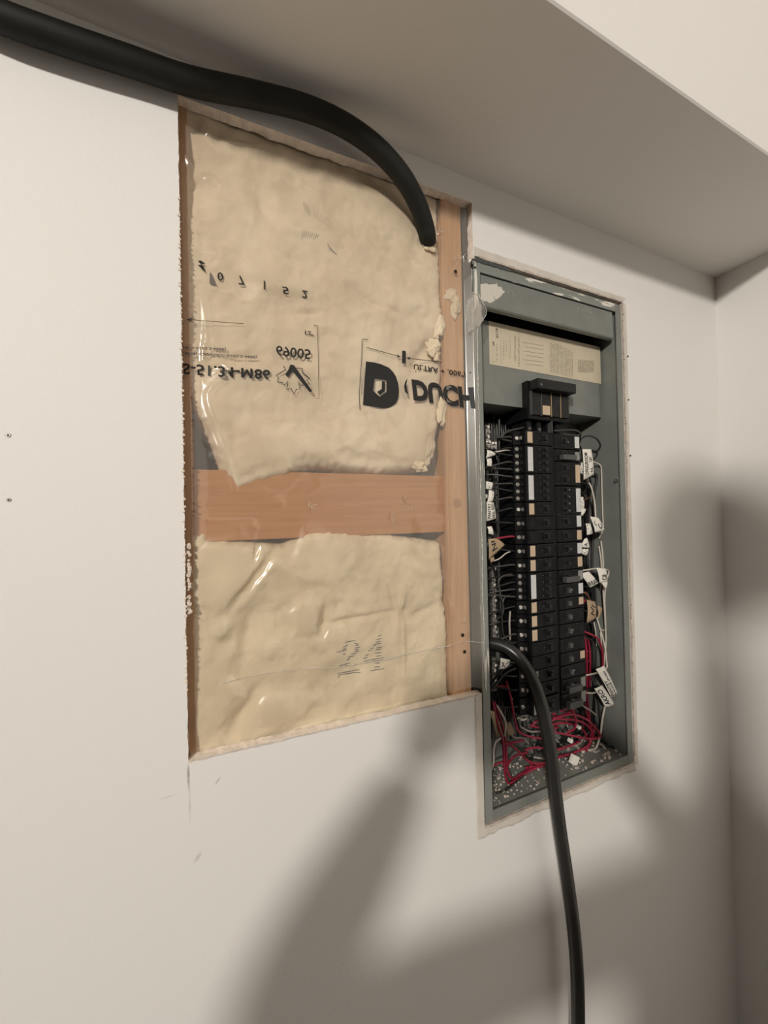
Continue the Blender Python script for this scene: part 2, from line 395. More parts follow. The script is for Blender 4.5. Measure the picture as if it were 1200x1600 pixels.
# ---- glass wool batts
def poly_px(pts, y): return [(at(a, b_, y).x, at(a, b_, y).z) for a, b_ in pts]
def fbm(x, z, s, k=3):
    v = 0; a = 1; f = s
    for i in range(k): v += a*noise.noise(Vector((x*f, z*f, 3.7+i))); a *= .5; f *= 2.1
    return v
def gauss(x, z, cx, cz, sx, sz, a=0):
    dx, dz = x-cx, z-cz
    if a: c, s_ = math.cos(a), math.sin(a); dx, dz = dx*c+dz*s_, -dx*s_+dz*c
    return math.exp(-(dx/sx)**2-(dz/sz)**2)
def P2(px, py, y=.02): p = at(px, py, y); return p.x, p.z
BUMPS_T = []
for (px, py, rx, rz, ang, h) in [(410, 320, .012, .022, .3, .010), (470, 355, .03, .02, .5, -.004), (600, 330, .05, .03, -.4, -.006), (560, 260, .05, .02, -.3, -.004),
        (640, 470, .05, .02, .6, -.005), (575, 470, .035, .006, -.3, .005), (430, 440, .05, .02, 0, -.004), (655, 560, .035, .010, 1.0, .010), (600, 520, .03, .02, 0, -.003),
        (430, 585, .06, .015, .2, -.004), (520, 650, .05, .018, -.3, .006), (455, 700, .05, .02, .1, -.007), (650, 680, .020, .035, 0, -.008), (620, 700, .02, .03, .2, -.004),
        (560, 715, .03, .01, -.2, .004), (690, 500, .012, .02, 0, -.006), (690, 530, .008, .02, 0, .008), (350, 620, .02, .05, -.3, -.005), (520, 330, .012, .02, .8, .004),
        (480, 490, .02, .005, .2, .004), (625, 290, .03, .01, -.6, .006), (380, 560, .03, .008, .3, .004), (480, 600, .035, .006, -.8, .005), (640, 620, .01, .03, .4, .006),
        (585, 620, .012, .03, .3, .006)]:
    BUMPS_T.append((*P2(px, py), rx, rz, ang, h))
BUMPS_B = []
for (px, py, rx, rz, ang, h) in [(475, 965, .017, .017, 0, -.014), (345, 985, .009, .011, 0, -.008), (370, 900, .04, .035, 0, -.008), (395, 905, .045, .006, .9, .008),
        (385, 1000, .010, .045, -.15, .008), (430, 1010, .02, .012, .5, -.004), (415, 960, .02, .02, 0, .003), (500, 880, .06, .03, .2, -.004), (490, 850, .02, .02, 0, -.005),
        (505, 970, .006, .02, -.2, .009), (560, 965, .05, .004, .03, .006), (625, 950, .006, .03, -.2, -.005), (620, 960, .015, .012, 0, .005), (660, 955, .02, .006, .3, .005),
        (350, 1080, .02, .02, 0, -.004), (385, 1105, .008, .03, -.6, .008), (430, 1110, .02, .02, 0, -.005), (520, 1060, .05, .02, .2, .003), (630, 1000, .003, .05, 0, -.003),
        (600, 1085, .06, .012, .15, .004), (700, 950, .008, .04, -.3, -.003), (440, 840, .02, .02, -.5, .005), (330, 870, .03, .02, 0, -.005), (400, 860, .003, .02, -.2, .005),
        (365, 1130, .02, .015, .4, .004), (470, 1130, .04, .01, .3, .003), (670, 1080, .03, .04, 0, .003)]:
    BUMPS_B.append((*P2(px, py), rx, rz, ang, h))
def soft(y, lo=.0112):   # soft lower limit: the wool flattens where the sheet holds it
    return y if y > lo+.003 else lo+.003*math.exp((y-lo-.003)/.003)
def y_top(x, z, fine=True):
    y = .0165 + .0035*fbm(x, z, 9, 2) + .0050*(abs(fbm(x*.8+4, z*1.2, 13, 3))-.25)
    for b_ in BUMPS_T: y += gauss(x, z, b_[0], b_[1], b_[2], b_[3], b_[4])*b_[5]*1.0
    if fine: y += max(-.0014, .0021*fbm(x, z, 45, 4))
    return soft(y)
def y_bot(x, z, fine=True):
    y = .0170 + .0040*fbm(x+7, z, 10, 2) + .0050*(abs(fbm(x*.9+9, z*1.1, 13, 3))-.25)
    for b_ in BUMPS_B: y += gauss(x, z, b_[0], b_[1], b_[2], b_[3], b_[4])*b_[5]
    if fine: y += max(-.0014, .0021*fbm(x+5, z, 45, 4))
    return soft(y)
def batt(name, label, poly, yf, m, step=.0022, rnd=.014):
    xs = [p[0] for p in poly]; zs = [p[1] for p in poly]
    x0, x1, z0, z1 = min(xs), max(xs), min(zs), max(zs)
    nx = int((x1-x0)/step)+1; nz = int((z1-z0)/step)+1
    X, Z = np.meshgrid(x0+np.arange(nx)*step, z0+np.arange(nz)*step, indexing='ij')
    inside = np.zeros(X.shape, bool); D = np.full(X.shape, 9.0)
    n = len(poly)
    for i in range(n):
        ax, az = poly[i]; bx, bz = poly[(i+1) % n]
        c = ((az > Z) != (bz > Z)); 
        with np.errstate(divide='ignore', invalid='ignore'):
            xi = (bx-ax)*(Z-az)/((bz-az) if bz != az else 1e-9)+ax
        inside ^= (c & (X < xi))
        ex, ez = bx-ax, bz-az; L = ex*ex+ez*ez+1e-12
        t = np.clip(((X-ax)*ex+(Z-az)*ez)/L, 0, 1); D = np.minimum(D, np.hypot(X-ax-t*ex, Z-az-t*ez))
    idx = -np.ones(X.shape, int); verts = []
    for i in range(nx):
        for j in range(nz):
            if inside[i, j]:
                x, z = X[i, j], Z[i, j]; y = yf(x, z)
                d = max(0.0, D[i, j]+.0025*noise.noise(Vector((x*120, z*120, 1))))
                t = min(d/rnd, 1.0); y += .030*(1-math.sqrt(max(0, 1-(1-t)**2)))
                idx[i, j] = len(verts); verts.append((x, y, z))
    faces = []
    for i in range(nx-1):
        for j in range(nz-1):
            a = (idx[i, j], idx[i+1, j], idx[i+1, j+1], idx[i, j+1])
            if min(a) >= 0: faces.append(tuple(int(k) for k in a))
    # give the batt its thickness: drop the rim back to the sheathing
    me = bpy.data.meshes.new(name); me.from_pydata(verts, [], faces); me.update()
    bm = bmesh.new(); bm.from_mesh(me)
    rim = [e for e in bm.edges if len(e.link_faces) == 1]
    r = bmesh.ops.extrude_edge_only(bm, edges=rim)
    for g in r['geom']:
        if isinstance(g, bmesh.types.BMVert): g.co.y = .0995
    bmesh.ops.delete(bm, geom=[v for v in bm.verts if not v.link_faces], context='VERTS')
    for f in bm.faces: f.smooth = True
    bm.to_mesh(me); bm.free(); me.materials.append(m)
    o = link(name, me); setp(o, label, 'insulation'); return o
poly_t = poly_px([(300, 120), (298, 400), (300, 560), (312, 640), (325, 690), (340, 730), (356, 758), (368, 771), (385, 768), (410, 758), (430, 752), (450, 748), (470, 736),
                  (500, 733), (530, 737), (560, 741), (600, 743), (640, 740), (662, 736), (673, 726), (676, 700), (684, 690), (688, 660), (690, 640), (694, 600), (700, 560), (722, 520), (724, 480),
                  (715, 455), (700, 450), (692, 400), (688, 360), (690, 200), (600, 150)], .022)
poly_t = [(min(x, -.045), z) for x, z in poly_t]
poly_t[0:4] = [(-.446, 1.06), (-.446, .9), (-.446, .72), (-.418, .64)]
poly_b = poly_px([(300, 1215), (300, 900), (300, 860), (312, 838), (322, 826), (330, 838), (360, 842), (400, 845), (440, 848), (462, 838), (480, 828), (520, 824), (560, 826), (600, 830), (640, 838),
                  (665, 842), (690, 845), (694, 900), (700, 960), (712, 990), (704, 1030), (704, 1120)], .022)
poly_b = [(min(x, -.045) if x > -.2 else (-.446 if x < -.408 else x), z-(.02 if z < .25 else 0)) for x, z in poly_b]
b_top = batt('insulation_batt', 'upper cream glass wool batt bulging over the blocking board', poly_t, y_top, M['batt'])
b_bot = batt('insulation_batt', 'lower cream glass wool batt with lumps below the blocking board', poly_b, y_bot, M['batt2'])
def tuft(parent, px, py, rx, rz, ang, y=.0125):
    bm = bmesh.new(); bmesh.ops.create_icosphere(bm, subdivisions=4, radius=1); c = at(px, py, y); ca, sa = math.cos(ang), math.sin(ang)
    for v in bm.verts:
        k = 1+.55*noise.noise(v.co*1.4+c*40)+.30*noise.noise(v.co*3.5+c*60)+.12*noise.noise(v.co*9)
        x, z = v.co.x*rx*k, v.co.z*rz*k
        v.co = Vector((c.x+x*ca+z*sa, c.y+v.co.y*.0035*k, c.z-x*sa+z*ca))
    for f in bm.faces: f.smooth = True
    me = bpy.data.meshes.new('wool_tuft'); bm.to_mesh(me); bm.free(); me.materials.append(M['batt']); return link('wool_tuft', me, parent)
tuft(b_top, 712, 478, .0085, .022, .0); tuft(b_top, 705, 462, .011, .011, .5); tuft(b_top, 688, 512, .009, .018, .15); tuft(b_top, 678, 545, .012, .016, .3)
tuft(b_top, 690, 642, .0075, .022, .1); tuft(b_top, 672, 385, .013, .009, .2); tuft(b_top, 668, 700, .011, .028, .2, .018); tuft(b_top, 655, 728, .012, .008, .2, .016)
# hatched print on the batts
def strokes(parent, name, lst, yf, w_, m, conv):
    mb = MB()
    for (x0, y0, x1, y1) in lst:
        a = conv(x0, y0); c = conv(x1, y1); n = 6; v = []
        for i in range(n+1):
            t = i/n; x = a[0]+(c[0]-a[0])*t; z = a[1]+(c[1]-a[1])*t
            h = w_*(.5+.5*math.sin(math.pi*min(max(t, .1), .9)))
            y = min(yf(x+dx_, z+dz_) for dx_ in (-.0011, 0, .0011) for dz_ in (-.0011, 0, .0011))-.0003
            v += [(x, y, z-h), (x, y, z+h)]
        mb.add(v, [(2*i, 2*i+2, 2*i+3, 2*i+1) for i in range(n)])
    return mb.build(name, m, parent)
def cv8(X, Y): return P2(500+X/8.57, 960+Y/8.57, .02)
strokes(b_bot, 'number_print', [(320, 360, 460, 335), (295, 425, 365, 395), (290, 455, 340, 445), (200, 485, 345, 465), (290, 515, 330, 515), (440, 370, 495, 385), (455, 405, 510, 395),
    (455, 438, 520, 425), (450, 465, 505, 455), (440, 492, 510, 480), (400, 520, 475, 515), (370, 560, 450, 548), (360, 582, 400, 575), (345, 605, 385, 600), (240, 680, 300, 660), (310, 665, 400, 645),
    (290, 692, 385, 682), (235, 790, 530, 745), (240, 808, 540, 775), (230, 850, 275, 812)], y_bot, .0008, M['inkfade'], cv8)
strokes(b_bot, 'number_print', [(770, 295, 820, 270), (750, 332, 815, 315), (735, 365, 810, 350), (720, 392, 812, 380), (700, 412, 745, 400), (750, 440, 825, 432), (735, 468, 818, 460), (665, 455, 715, 445),
    (640, 485, 680, 475), (735, 520, 822, 510), (600, 545, 650, 530), (570, 582, 630, 570), (745, 560, 820, 550), (590, 625, 855, 575), (600, 650, 855, 605), (735, 655, 800, 645), (720, 705, 800, 695), (670, 752, 855, 718)],
    y_bot, .0008, M['inkfade'], cv8)
def cv1(X, Y): return P2(260+X/4, 120+Y/4, .02)
strokes(b_top, 'number_print', [(850+8*k, 790+6*k, 862+9*k, 850+9*k) for k in range(5)]+[(915+14*k, 840+8*k, 925+14*k, 900+9*k) for k in range(9)]+[(840+12*k, 1030-4*(k % 3), 850+12*k, 975+3*k) for k in range(9)]
    + [(1000+9*k, 1050+12*k, 1020+8*k, 1100+4*k) for k in range(6)], y_top, .0008, M['inkfade'], cv1)

# ================================================================== VAPOUR BARRIER
RIDGE = []   # crease lines (pixel polylines), amplitude (proud), width
def rl(pts, amp, wid): RIDGE.append(([P2(a, b_, .008) for a, b_ in pts], amp*.75, wid*.9))
rl([(314, 440), (318, 470), (321, 500), (322, 530), (318, 545), (318, 562), (335, 567), (350, 569), (358, 578), (350, 590), (332, 603), (324, 615), (325, 628), (335, 660), (348, 695), (358, 725), (368, 765)], .0060, .0040)
rl([(321, 515), (323, 540)], .003, .009)
rl([(330, 582), (345, 575), (352, 572)], .0015, .0028)
rl([(395, 628), (410, 618), (425, 606)], .0014, .004)
rl([(315, 270), (332, 277), (345, 283)], .0035, .005); rl([(322, 268), (340, 273)], .0025, .003)
rl([(287, 238), (292, 246), (302, 258)], .003, .005); rl([(322, 202), (328, 206)], .003, .003)
rl([(315, 405), (330, 392), (336, 386)], .0025, .004)
rl([(398, 286), (404, 290)], .002, .003)
rl([(343, 1068), (380, 1060), (430, 1051), (480, 1045), (530, 1043), (560, 1038), (600, 1032), (650, 1020), (690, 1012), (715, 1003), (745, 1000)], .0007, .0012)
rl([(700, 935), (706, 955), (708, 975)], .003, .004)
rl([(625, 930), (632, 970), (632, 1010), (632, 1070)], .0014, .006)
rl([(610, 910), (618, 950)], .0015, .004)
rl([(722, 404), (716, 412), (706, 418)], .003, .003); rl([(715, 395), (724, 399), (730, 412)], .003, .0025); rl([(685, 362), (692, 366)], .003, .003)
rl([(722, 1008), (730, 994), (737, 985)], .0022, .002); rl([(722, 970), (730, 972)], .002, .002)
rl([(633, 770), (638, 790)], .001, .003); rl([(615, 800), (612, 812)], .0015, .003); rl([(484, 790), (490, 796)], .0015, .003); rl([(634, 783), (650, 787)], .0016, .003)
rl([(700, 640), (690, 650), (697, 636)], .002, .003)
def seg_d(x, z, a, b_):
    ex, ez = b_[0]-a[0], b_[1]-a[1]; L = ex*ex+ez*ez+1e-12; t = max(0, min(1, ((x-a[0])*ex+(z-a[1])*ez)/L))
    return math.hypot(x-a[0]-t*ex, z-a[1]-t*ez), t
def y_film_raw(x, z):
    e_ = max(0.0, min(1.0, (x+.4155)/.02))*max(0.0, min(1.0, (-.052-x)/.02)); e_ = e_*e_*(3-2*e_)
    base = .0105+.0040*e_
    yb = None
    if z > .512: yb = y_top(x, z, False)
    elif z < .498: yb = y_bot(x, z, False)
    if yb is not None:
        base = min(base, yb-.0020)
    base += .0005*fbm(x+2, z, 18, 2)
    if x > -.05: base = min(base, .0115)*.6+.0025
    if x > -.012: base = max(-.0022, base - (x+.012)*1.0)
    if x > .0005: base = -.0022
    return min(base, (yb-.0018) if yb is not None else .0150)
def y_film(x, z, bbox=[None]):
    y = y_film_raw(x, z)
    for pts, amp, wid in RIDGE:
        best = 9; n = len(pts)-1; bt = 0
        xs = [p[0] for p in pts]; zs = [p[1] for p in pts]
        if x < min(xs)-4*wid or x > max(xs)+4*wid or z < min(zs)-4*wid or z > max(zs)+4*wid: continue
        for i in range(n):
            d, t = seg_d(x, z, pts[i], pts[i+1])
            if d < best: best = d; bt = (i+t)/n
        if best < 3*wid: y -= amp*math.exp(-(best/wid)**2)*min(1, 4*min(bt, 1-bt)+.25)
    return y
vb = empty('vapour_barrier', (-0.21, .005, .215), label='clear plastic vapour barrier sheet stretched over the insulation, with black mirrored printing', cat='plastic sheet')
def film_mesh():
    x0, x1, z0, z1 = -.4225, .0125, .2165, 1.006; st = .0014
    nx = int((x1-x0)/st)+1; nz = int((z1-z0)/st)+1
    def xr(z):   # torn right edge lying on the panel flange
        if z > .915: return -.006
        e = .0035+jag(z, .0018, 71, 25)
        e += .020*math.exp(-((z-.832)/.020)**2)
        if z > .86: e = -.003+jag(z, .002, 73, 30)
        return e
    verts = []; faces = []
    idx = {}
    for i in range(nx+12):
        for j in range(nz):
            z = z0+j*st; R = xr(z); x = x0+i*st
            if x > R+st: continue
            x = min(x, R); idx[i, j] = len(verts)
            verts.append((x, y_film(x, z), z))
    for (i, j), k in list(idx.items()):
        q = (k, idx.get((i+1, j)), idx.get((i+1, j+1)), idx.get((i, j+1)))
        if None not in q: faces.append(q)
    mesh('film', verts, faces, M['film'], vb, True)
    # whitish crumpled torn edge
    mb = MB(); zz = z0+.0
    pts = []
    while zz < .90: pts.append((xr(zz)+.0004, y_film_raw(xr(zz), zz)-.0012, zz)); zz += .0035
    mb.tube(pts, .0009, 5, taper=lambda t: .45+.9*abs(noise.noise(Vector((t*70, 0, 0)))))
    mb.build('torn_film_edge', mat('white_film_edge', (.66, .64, .58), .35), vb, True)
film_mesh()
# stress-whitened fold lines, and glints at staple puckers drawn as white slivers
def fold(pts, r, name='whitened_fold'):
    P = []
    for a, b_ in pts:
        p = P2(a, b_, .012); P.append((p[0], y_film(*p)-.0004, p[1]))
    Q = spline(P, 14); Q = [Vector((q.x, y_film(q.x, q.z)-.0003, q.z)) for q in Q]
    mb = MB(); mb.tube(Q[::6]+[Q[-1]], r, 4, taper=lambda t: .25+1.1*abs(noise.noise(Vector((t*40+pts[0][0], 0, 0)))))
    return mb.build(name, bpy.data.materials['white_film_edge'], vb, True)
fold([(343, 1068), (380, 1060), (430, 1051), (480, 1045), (530, 1043), (560, 1038), (600, 1032), (650, 1020), (690, 1012), (715, 1003), (745, 1000)], .00075)
fold([(606, 1030), (650, 1020), (692, 1011)], .0008)
rp = random.Random(5)
for (cx_, cy_) in ((487, 792), (630, 783), (640, 790), (613, 806), (722, 972), (712, 408), (722, 404), (730, 412), (690, 365)):
    for k in range(3):
        a = rp.uniform(0, 6.28); l = rp.uniform(3, 7); x0, y0 = cx_+rp.uniform(-4, 4), cy_+rp.uniform(-4, 4)
        fold([(x0, y0), (x0+l*math.cos(a)*.6, y0+l*math.sin(a)*.6), (x0+l*math.cos(a+.4), y0+l*math.sin(a+.4))], .0006, 'pucker_glint')
# print on the film
def on_film(px, py, off=.0007):
    p = at(px, py, .007); 
    for _ in range(2): p = at(px, py, y_film(p.x, p.z))
    return Vector((p.x, y_film(p.x, p.z)-off, p.z))
def film_poly(name, loops, conv, parent=vb, m='ink'):
    mb = MB(); V, F = tess([[conv(*p) for p in lp] for lp in loops])
    # refine so the print follows the sheet
    bm = bmesh.new(); vs = [bm.verts.new((v.x, v.y, 0)) for v in V]
    for f in F:
        try: bm.faces.new([vs[i] for i in f])
        except ValueError: pass
    for _ in range(3):
        long = [e for e in bm.edges if e.calc_length() > 9]
        if not long: break
        bmesh.ops.subdivide_edges(bm, edges=long, cuts=1, use_grid_fill=True); bmesh.ops.triangulate(bm, faces=bm.faces[:])
    bm.verts.index_update()
    mb.add([on_film(v.co.x, v.co.y) for v in bm.verts], [[v.index for v in f.verts] for f in bm.faces]); bm.free()
    return mb.build(name, M[m], parent)
def film_text(name, s, bl, br, tl, conv, bold=.02, m='ink'):
    """bl/br/tl: where the glyph box's bottom-left, bottom-right, top-left lie (flipped lettering)"""
    G, F = glyphs(s, bold); bl, br, tl = [Vector(conv(*p)) for p in (bl, br, tl)]
    V = [on_film(*(bl+(br-bl)*g[0]+(tl-bl)*g[1])) for g in G]
    return mesh(name, V, F, M[m], vb)
def film_line(name, pts, conv, w_, parent=vb, head=None, m='ink'):
    P = [Vector(conv(*p)) for p in pts]; mb = MB()
    Q = []
    for a, b_ in zip(P[:-1], P[1:]):
        k = max(1, int((b_-a).length/6)); Q += [a+(b_-a)*i/k for i in range(k)]
    Q.append(P[-1]); v = []
    for i, q in enumerate(Q):
        t = (Q[min(i+1, len(Q)-1)]-Q[max(i-1, 0)]).normalized(); n = Vector((-t.y, t.x))*w_/2
        v += [on_film(*(q+n)), on_film(*(q-n))]
    mb.add(v, [(2*i, 2*i+2, 2*i+3, 2*i+1) for i in range(len(Q)-1)])
    if head:
        t = (P[-1]-P[-2]).normalized(); n = Vector((-t.y, t.x)); e = P[-1]
        mb.add([on_film(*p) for p in (e, e-t*head+n*head*.42, e-t*head*.6, e-t*head-n*head*.42)], [(0, 1, 2), (0, 2, 3)])
    return mb.build(name, M[m], parent)
c7 = lambda X, Y: (280+X/5.217, 530+Y/5.217)
c8 = lambda X, Y: (555+X/6.316, 520+Y/6.316)
c3 = lambda X, Y: (260+X/4.615, 460+Y/4.615)
c1 = lambda X, Y: (260+X/4.0, 120+Y/4.0)
film_text('printed_text', 'S-51.34-', (30, 197), (495, 233), (30, 285), c7, .02)
film_poly('printed_text', [[(505+93*u, 235+7*u+78*v) for u, v in ((0, 0), (0, 1), (.24, 1), (.5, .42), (.76, 1), (1, 1), (1, 0), (.80, 0), (.80, .66), (.58, .12), (.42, .12), (.20, .66), (.20, 0))]], c7)
film_text('printed_text', '86', (612, 243), (742, 252), (612, 324), c7, .02)
film_text('printed_text', '69005', (790, 52), (1072, 86), (788, 134), c7, .015)
film_text('printed_text', 'ULC-S102.2-M88)', (30, 52), (382, 68), (30, 80), c7, .03, 'inkfade')
film_text('printed_text', '-M88) CAN/ULC-S102.2-M88)', (30, 98), (636, 132), (30, 126), c7, .03, 'inkfade')
film_text('printed_text', '12"', (1000, 262), (1062, 272), (998, 292), c3, .02)
leaf = [(850, 220), (866, 250), (790, 298), (808, 318), (798, 350), (842, 353), (856, 378), (888, 342), (875, 412), (912, 403), (936, 452), (955, 408), (985, 410), (972, 352), (1000, 380), (1030, 360), (1062, 372), (1040, 330), (1065, 322), (1002, 272), (1003, 240), (940, 236)]
film_line('maple_leaf_print', leaf, c7, 1.25)
film_poly('check_mark_print', [[(905, 208), (935, 213), (1085, 425), (1062, 432), (925, 262), (888, 312), (862, 290), (890, 250)]], c7)
film_line('bracket_line', [(1060, 222), (1090, 228), (1095, 500), (1100, 750), (1078, 752)], c3, .7)
film_line('printed_arrow', [(555, 213), (148, 182)], c3, .8, head=10)
for s_, X, Y, w_, h_, rot in (('4', 205, 1190, 34, 58, .5), ('0', 337, 1250, 36, 52, 0), ('7', 470, 1274, 38, 56, 0), ('1', 613, 1303, 9, 54, 0), ('5', 742, 1336, 38, 46, .1), ('2', 864, 1361, 34, 48, 0)):
    film_text('printed_digit', s_, (X-w_/2, Y-h_/2-3), (X+w_/2, Y-h_/2+3), (X-w_/2+h_*rot, Y+h_/2-3), c1, .015)
film_poly('printed_mark', [[(198, 1152), (215, 1150), (242, 1168), (235, 1175), (205, 1164)]], c1)
film_poly('printed_mark', [[(272, 1225), (280, 1228), (312, 1303), (270, 1296)]], c1, m='inkfade')
film_poly('logo_print', [[(105, 283), (190, 295), (250, 310), (330, 345), (370, 385), (400, 430), (422, 500), (430, 570), (425, 640), (405, 690), (370, 722), (330, 740), (280, 745), (180, 728), (75, 712), (90, 480)],
                         [(190, 452), (308, 468), (305, 585), (240, 632), (175, 572)]], c8)
film_poly('logo_print', [[(262, 480), (292, 483), (289, 578), (242, 614), (213, 585), (260, 556)]], c8)
film_poly('printed_mark', [[(515, 450), (492, 485), (480, 530), (490, 585), (525, 612), (514, 585), (508, 545), (505, 500)]], c8)
film_text('printed_text', 'DUCH', (552, 456), (1150, 545), (575, 668), c8, .05)
film_text('printed_text', 'ULTRA + .006"/ .', (575, 308), (1130, 395), (577, 362), c8, .02)
film_line('printed_arrow', [(110, 145), (448, 240)], c8, .9, head=7)
film_line('printed_arrow', [(855, 292), (503, 250)], c8, .9, head=7)
film_poly('printed_mark', [[(462, 175), (498, 182), (495, 305), (460, 300)]], c8)
film_line('bracket_line', [(125, 66), (68, 65), (62, 250), (50, 420), (38, 620), (45, 765)], c8, .9)
# loose crumpled flap of film stuck on the panel corner
def flap():
    cs = [at(728, 470, -.003), at(742, 462, -.004), at(752, 478, -.008), at(754, 500, -.006), at(752, 507, -.004), at(731, 520, -.003), at(728, 500, -.003)]
    bm = bmesh.new(); vs = [bm.verts.new(c) for c in cs]; bm.faces.new(vs)
    bmesh.ops.triangulate(bm, faces=bm.faces[:])
    for _ in range(3): bmesh.ops.subdivide_edges(bm, edges=bm.edges[:], cuts=1, use_grid_fill=True)
    for v in bm.verts: v.co.y += .0035*noise.noise(v.co*190)-.001
    me = bpy.data.meshes.new('film_flap'); 
    for f in bm.faces: f.smooth = True
    bm.to_mesh(me); bm.free(); me.materials.append(M['film2']); return link('film_flap', me, vb)
m = M['film'].copy(); m.name = 'crumpled_film'; M['film2'] = m
[n for n in m.node_tree.nodes if n.type == 'MIX_SHADER'][0].inputs[0].default_value = .22
flap()
# nail holes in the stud behind the sheet
for i, (x, y) in enumerate(((711, 425), (722, 992), (725, 1018))):
    p = on_film(x, y, .0015); s_ = ('top', 'middle', 'bottom')[i]
    o = MB().disc((p.x, p.y, p.z), (0, -1, 0), .0030, .0004, 12).build('staple_hole', M['hole'])
    setp(o, f'round black hole through the film on the right stud, {s_} of three', 'hole')

# ================================================================== PANEL
pan = empty('breaker_panel', (PW/2, .05, 0), label='grey steel electrical breaker panel box recessed in the wall', cat='electrical panel')
bx = MB()
t_ = .0014; D_ = .099
bx.box(.0085, .0085+t_, 0, D_, .009, .904); bx.box(.353-t_, .353, 0, D_, .009, .904)
bx.box(.0085, .353, 0, D_, .904-t_, .904); bx.box(.0085, .353, 0, D_, .009, .009+t_); bx.box(.0085, .353, D_-t_, D_, .009, .904)
bx.build('box', M['steel'], pan)
MB().box(.0, .0145, -.0018, .0008, 0, PH, .0005).build('flange', M['steel_scuffed'], pan)
MB().box(.3475, PW, -.0018, .0008, 0, PH, .0005).build('flange', M['steel'], pan)
MB().box(.0147, .3473, -.0016, .0008, .897, PH, .0005).build('flange', M['steel_scuffed_top'], pan)
MB().box(.0147, .3473, -.0016, .0008, 0, .0155, .0005).build('flange', M['steel'], pan)
# hood strip under the top flange, its lower edge rolled back
zh = at(751, 478, .001).z; print('hood', zh, at(956, 527, .001).z, 'cover', at(752, 628, .034).z, at(945, 648, .034), at(752,490,.034).z)
hp = [(.040, .8955), (.0012, .8955), (.0004, zh+.006), (.0010, zh+.0025), (.0030, zh+.0005), (.006, zh), (.010, zh), (.010, zh+.002), (.040, .885)]
MB().prism_x(hp, .0175, .3405).build('upper_cover_strip', M['steel'], pan)
# main cover plate, right edge bent back, bottom edge returned
cp = [(.0110, .0960), (.0110, .0340), (.340, .0340), (.3445, .0347), (.3475, .0365), (.3492, .0400), (.3495, .045), (.3495, .0960)]
MB().prism_z(cp, at(752, 629, .034).z, zh-.0015).build('main_cover', M['steel'], pan)
MB().box(.016, .346, .048, .092, .72, .885, .002).build('gap_dark_block', M['black'], pan)  # black block added behind the cover so the slot under the hood stays dark
# overspray patch on the hood
q = [at(750, 443, 0), at(775, 444, 0), at(790, 455, 0), at(779, 466, 0), at(768, 473, 0), at(752, 470, 0)]
mb = MB(); cx = sum(p.x for p in q)/6; cz = sum(p.z for p in q)/6; v = [(cx, .0003, cz)]
n = 40
for i in range(n):
    k = i/n*6; a, b_ = q[int(k)], q[(int(k)+1) % 6]; p = a.lerp(b_, k-int(k)); j = jag(i/n, .0042, 90, 33)
    v.append((p.x+j, .0003, p.z+j*.6))
mb.add(v, [(0, i+1, (i+1) % n+1) for i in range(n)]).build('paint_overspray', mat('overspray', (.62, .58, .50), .8, bump=1, bscale=600), pan)
sp = MB()
for k in range(130):
    a = random.random(); x = .022+abs(random.gauss(.03, .03)); z = .872+random.gauss(0, .012)
    if x < .33 and .858 < z < .894: sp.disc((x, .0011, z), (0, -1, 0), random.uniform(.0003, .0008), .0003, 6)
for k in range(60):
    x = random.uniform(.24, .34); z = random.uniform(.848+.01, .89)
    if random.random() < .35: sp.disc((x, .0011, z), (0, -1, 0), random.uniform(.0003, .0012), .0002, 6)
sp.build('paint_specks', mat('overspray2', (.5, .49, .44), .8), pan)['kind'] = 'stuff'
for (px, py, w_, h_) in ((738.5, 416, .003, .008), (742.5, 418, .0035, .0035)):
    p = at(px, py, -.002); MB().box(p.x-w_/2, p.x+w_/2, -.0024, -.0018, p.z-h_/2, p.z+h_/2, .0003).build('punched_hole', M['hole'], pan)
for (px, py) in ((966, 483), (976, 712)):
    pass
# torn dark gap above the top flange
tg = MB(); v = []
for i in range(41):
    t = i/40; x = .004+.075*t; v += [(x, -.0028, .913-abs(jag(t, .003, 95, 12))), (x, -.0028, .9205+jag(t, .0018, 97, 14)-.004*t)]
tg.add(v, [(2*i, 2*i+2, 2*i+3, 2*i+1) for i in range(40)]).build('bared_steel', mat('dark_bare_steel', (.06, .065, .06), .6), pan)

# rating label
lab = empty('rating_label', (.186, .033, .79)); lab.parent = pan; lab.matrix_parent_inverse = pan.matrix_basis.inverted()
YL = .0335
cs = [at(763.5, 501.5, YL), at(937.5, 542.5, YL), at(939, 600, YL), at(765, 569, YL)]
v = [(c.x, YL+.0003, c.z) for c in cs]+[(c.x, YL-.0002, c.z) for c in cs]
mesh('label_paper', v, [(4, 7, 6, 5), (0, 1, 5, 4), (1, 2, 6, 5), (2, 3, 7, 6), (3, 0, 4, 7)], M['labelpaper'], lab)
def cL(X, Y): return at(755+X/12.63, 495+Y/12.63, YL-.0004)
def cR(X, Y): return at(845+X/12.0, 520+Y/12.0, YL-.0004)
tx = MB()
def lt(s, bl, br, tl, conv, bold=.02):
    G, F = glyphs(s, bold); bl, br, tl = [Vector(p) for p in (bl, br, tl)]
    tx.add([conv(*(bl+(br-bl)*g[0]+(tl-bl)*g[1])) for g in G], F)
lt('8110', (240, 228), (258, 425), (290, 222), cL, .05)
lt('30', (180, 487), (190, 575), (218, 484), cL, .05)
rs = random.Random(3)
def microcol(conv, X, y0, y1, w_, dens=.8, step=9):
    y = y0
    while y < y1:
        h = rs.uniform(.5, 1)*step
        if rs.random() < dens: tx.add([conv(X, y), conv(X+w_, y+1), conv(X+w_, y+h*.75), conv(X, y+h*.75)], [(0, 1, 2, 3)])
        y += step
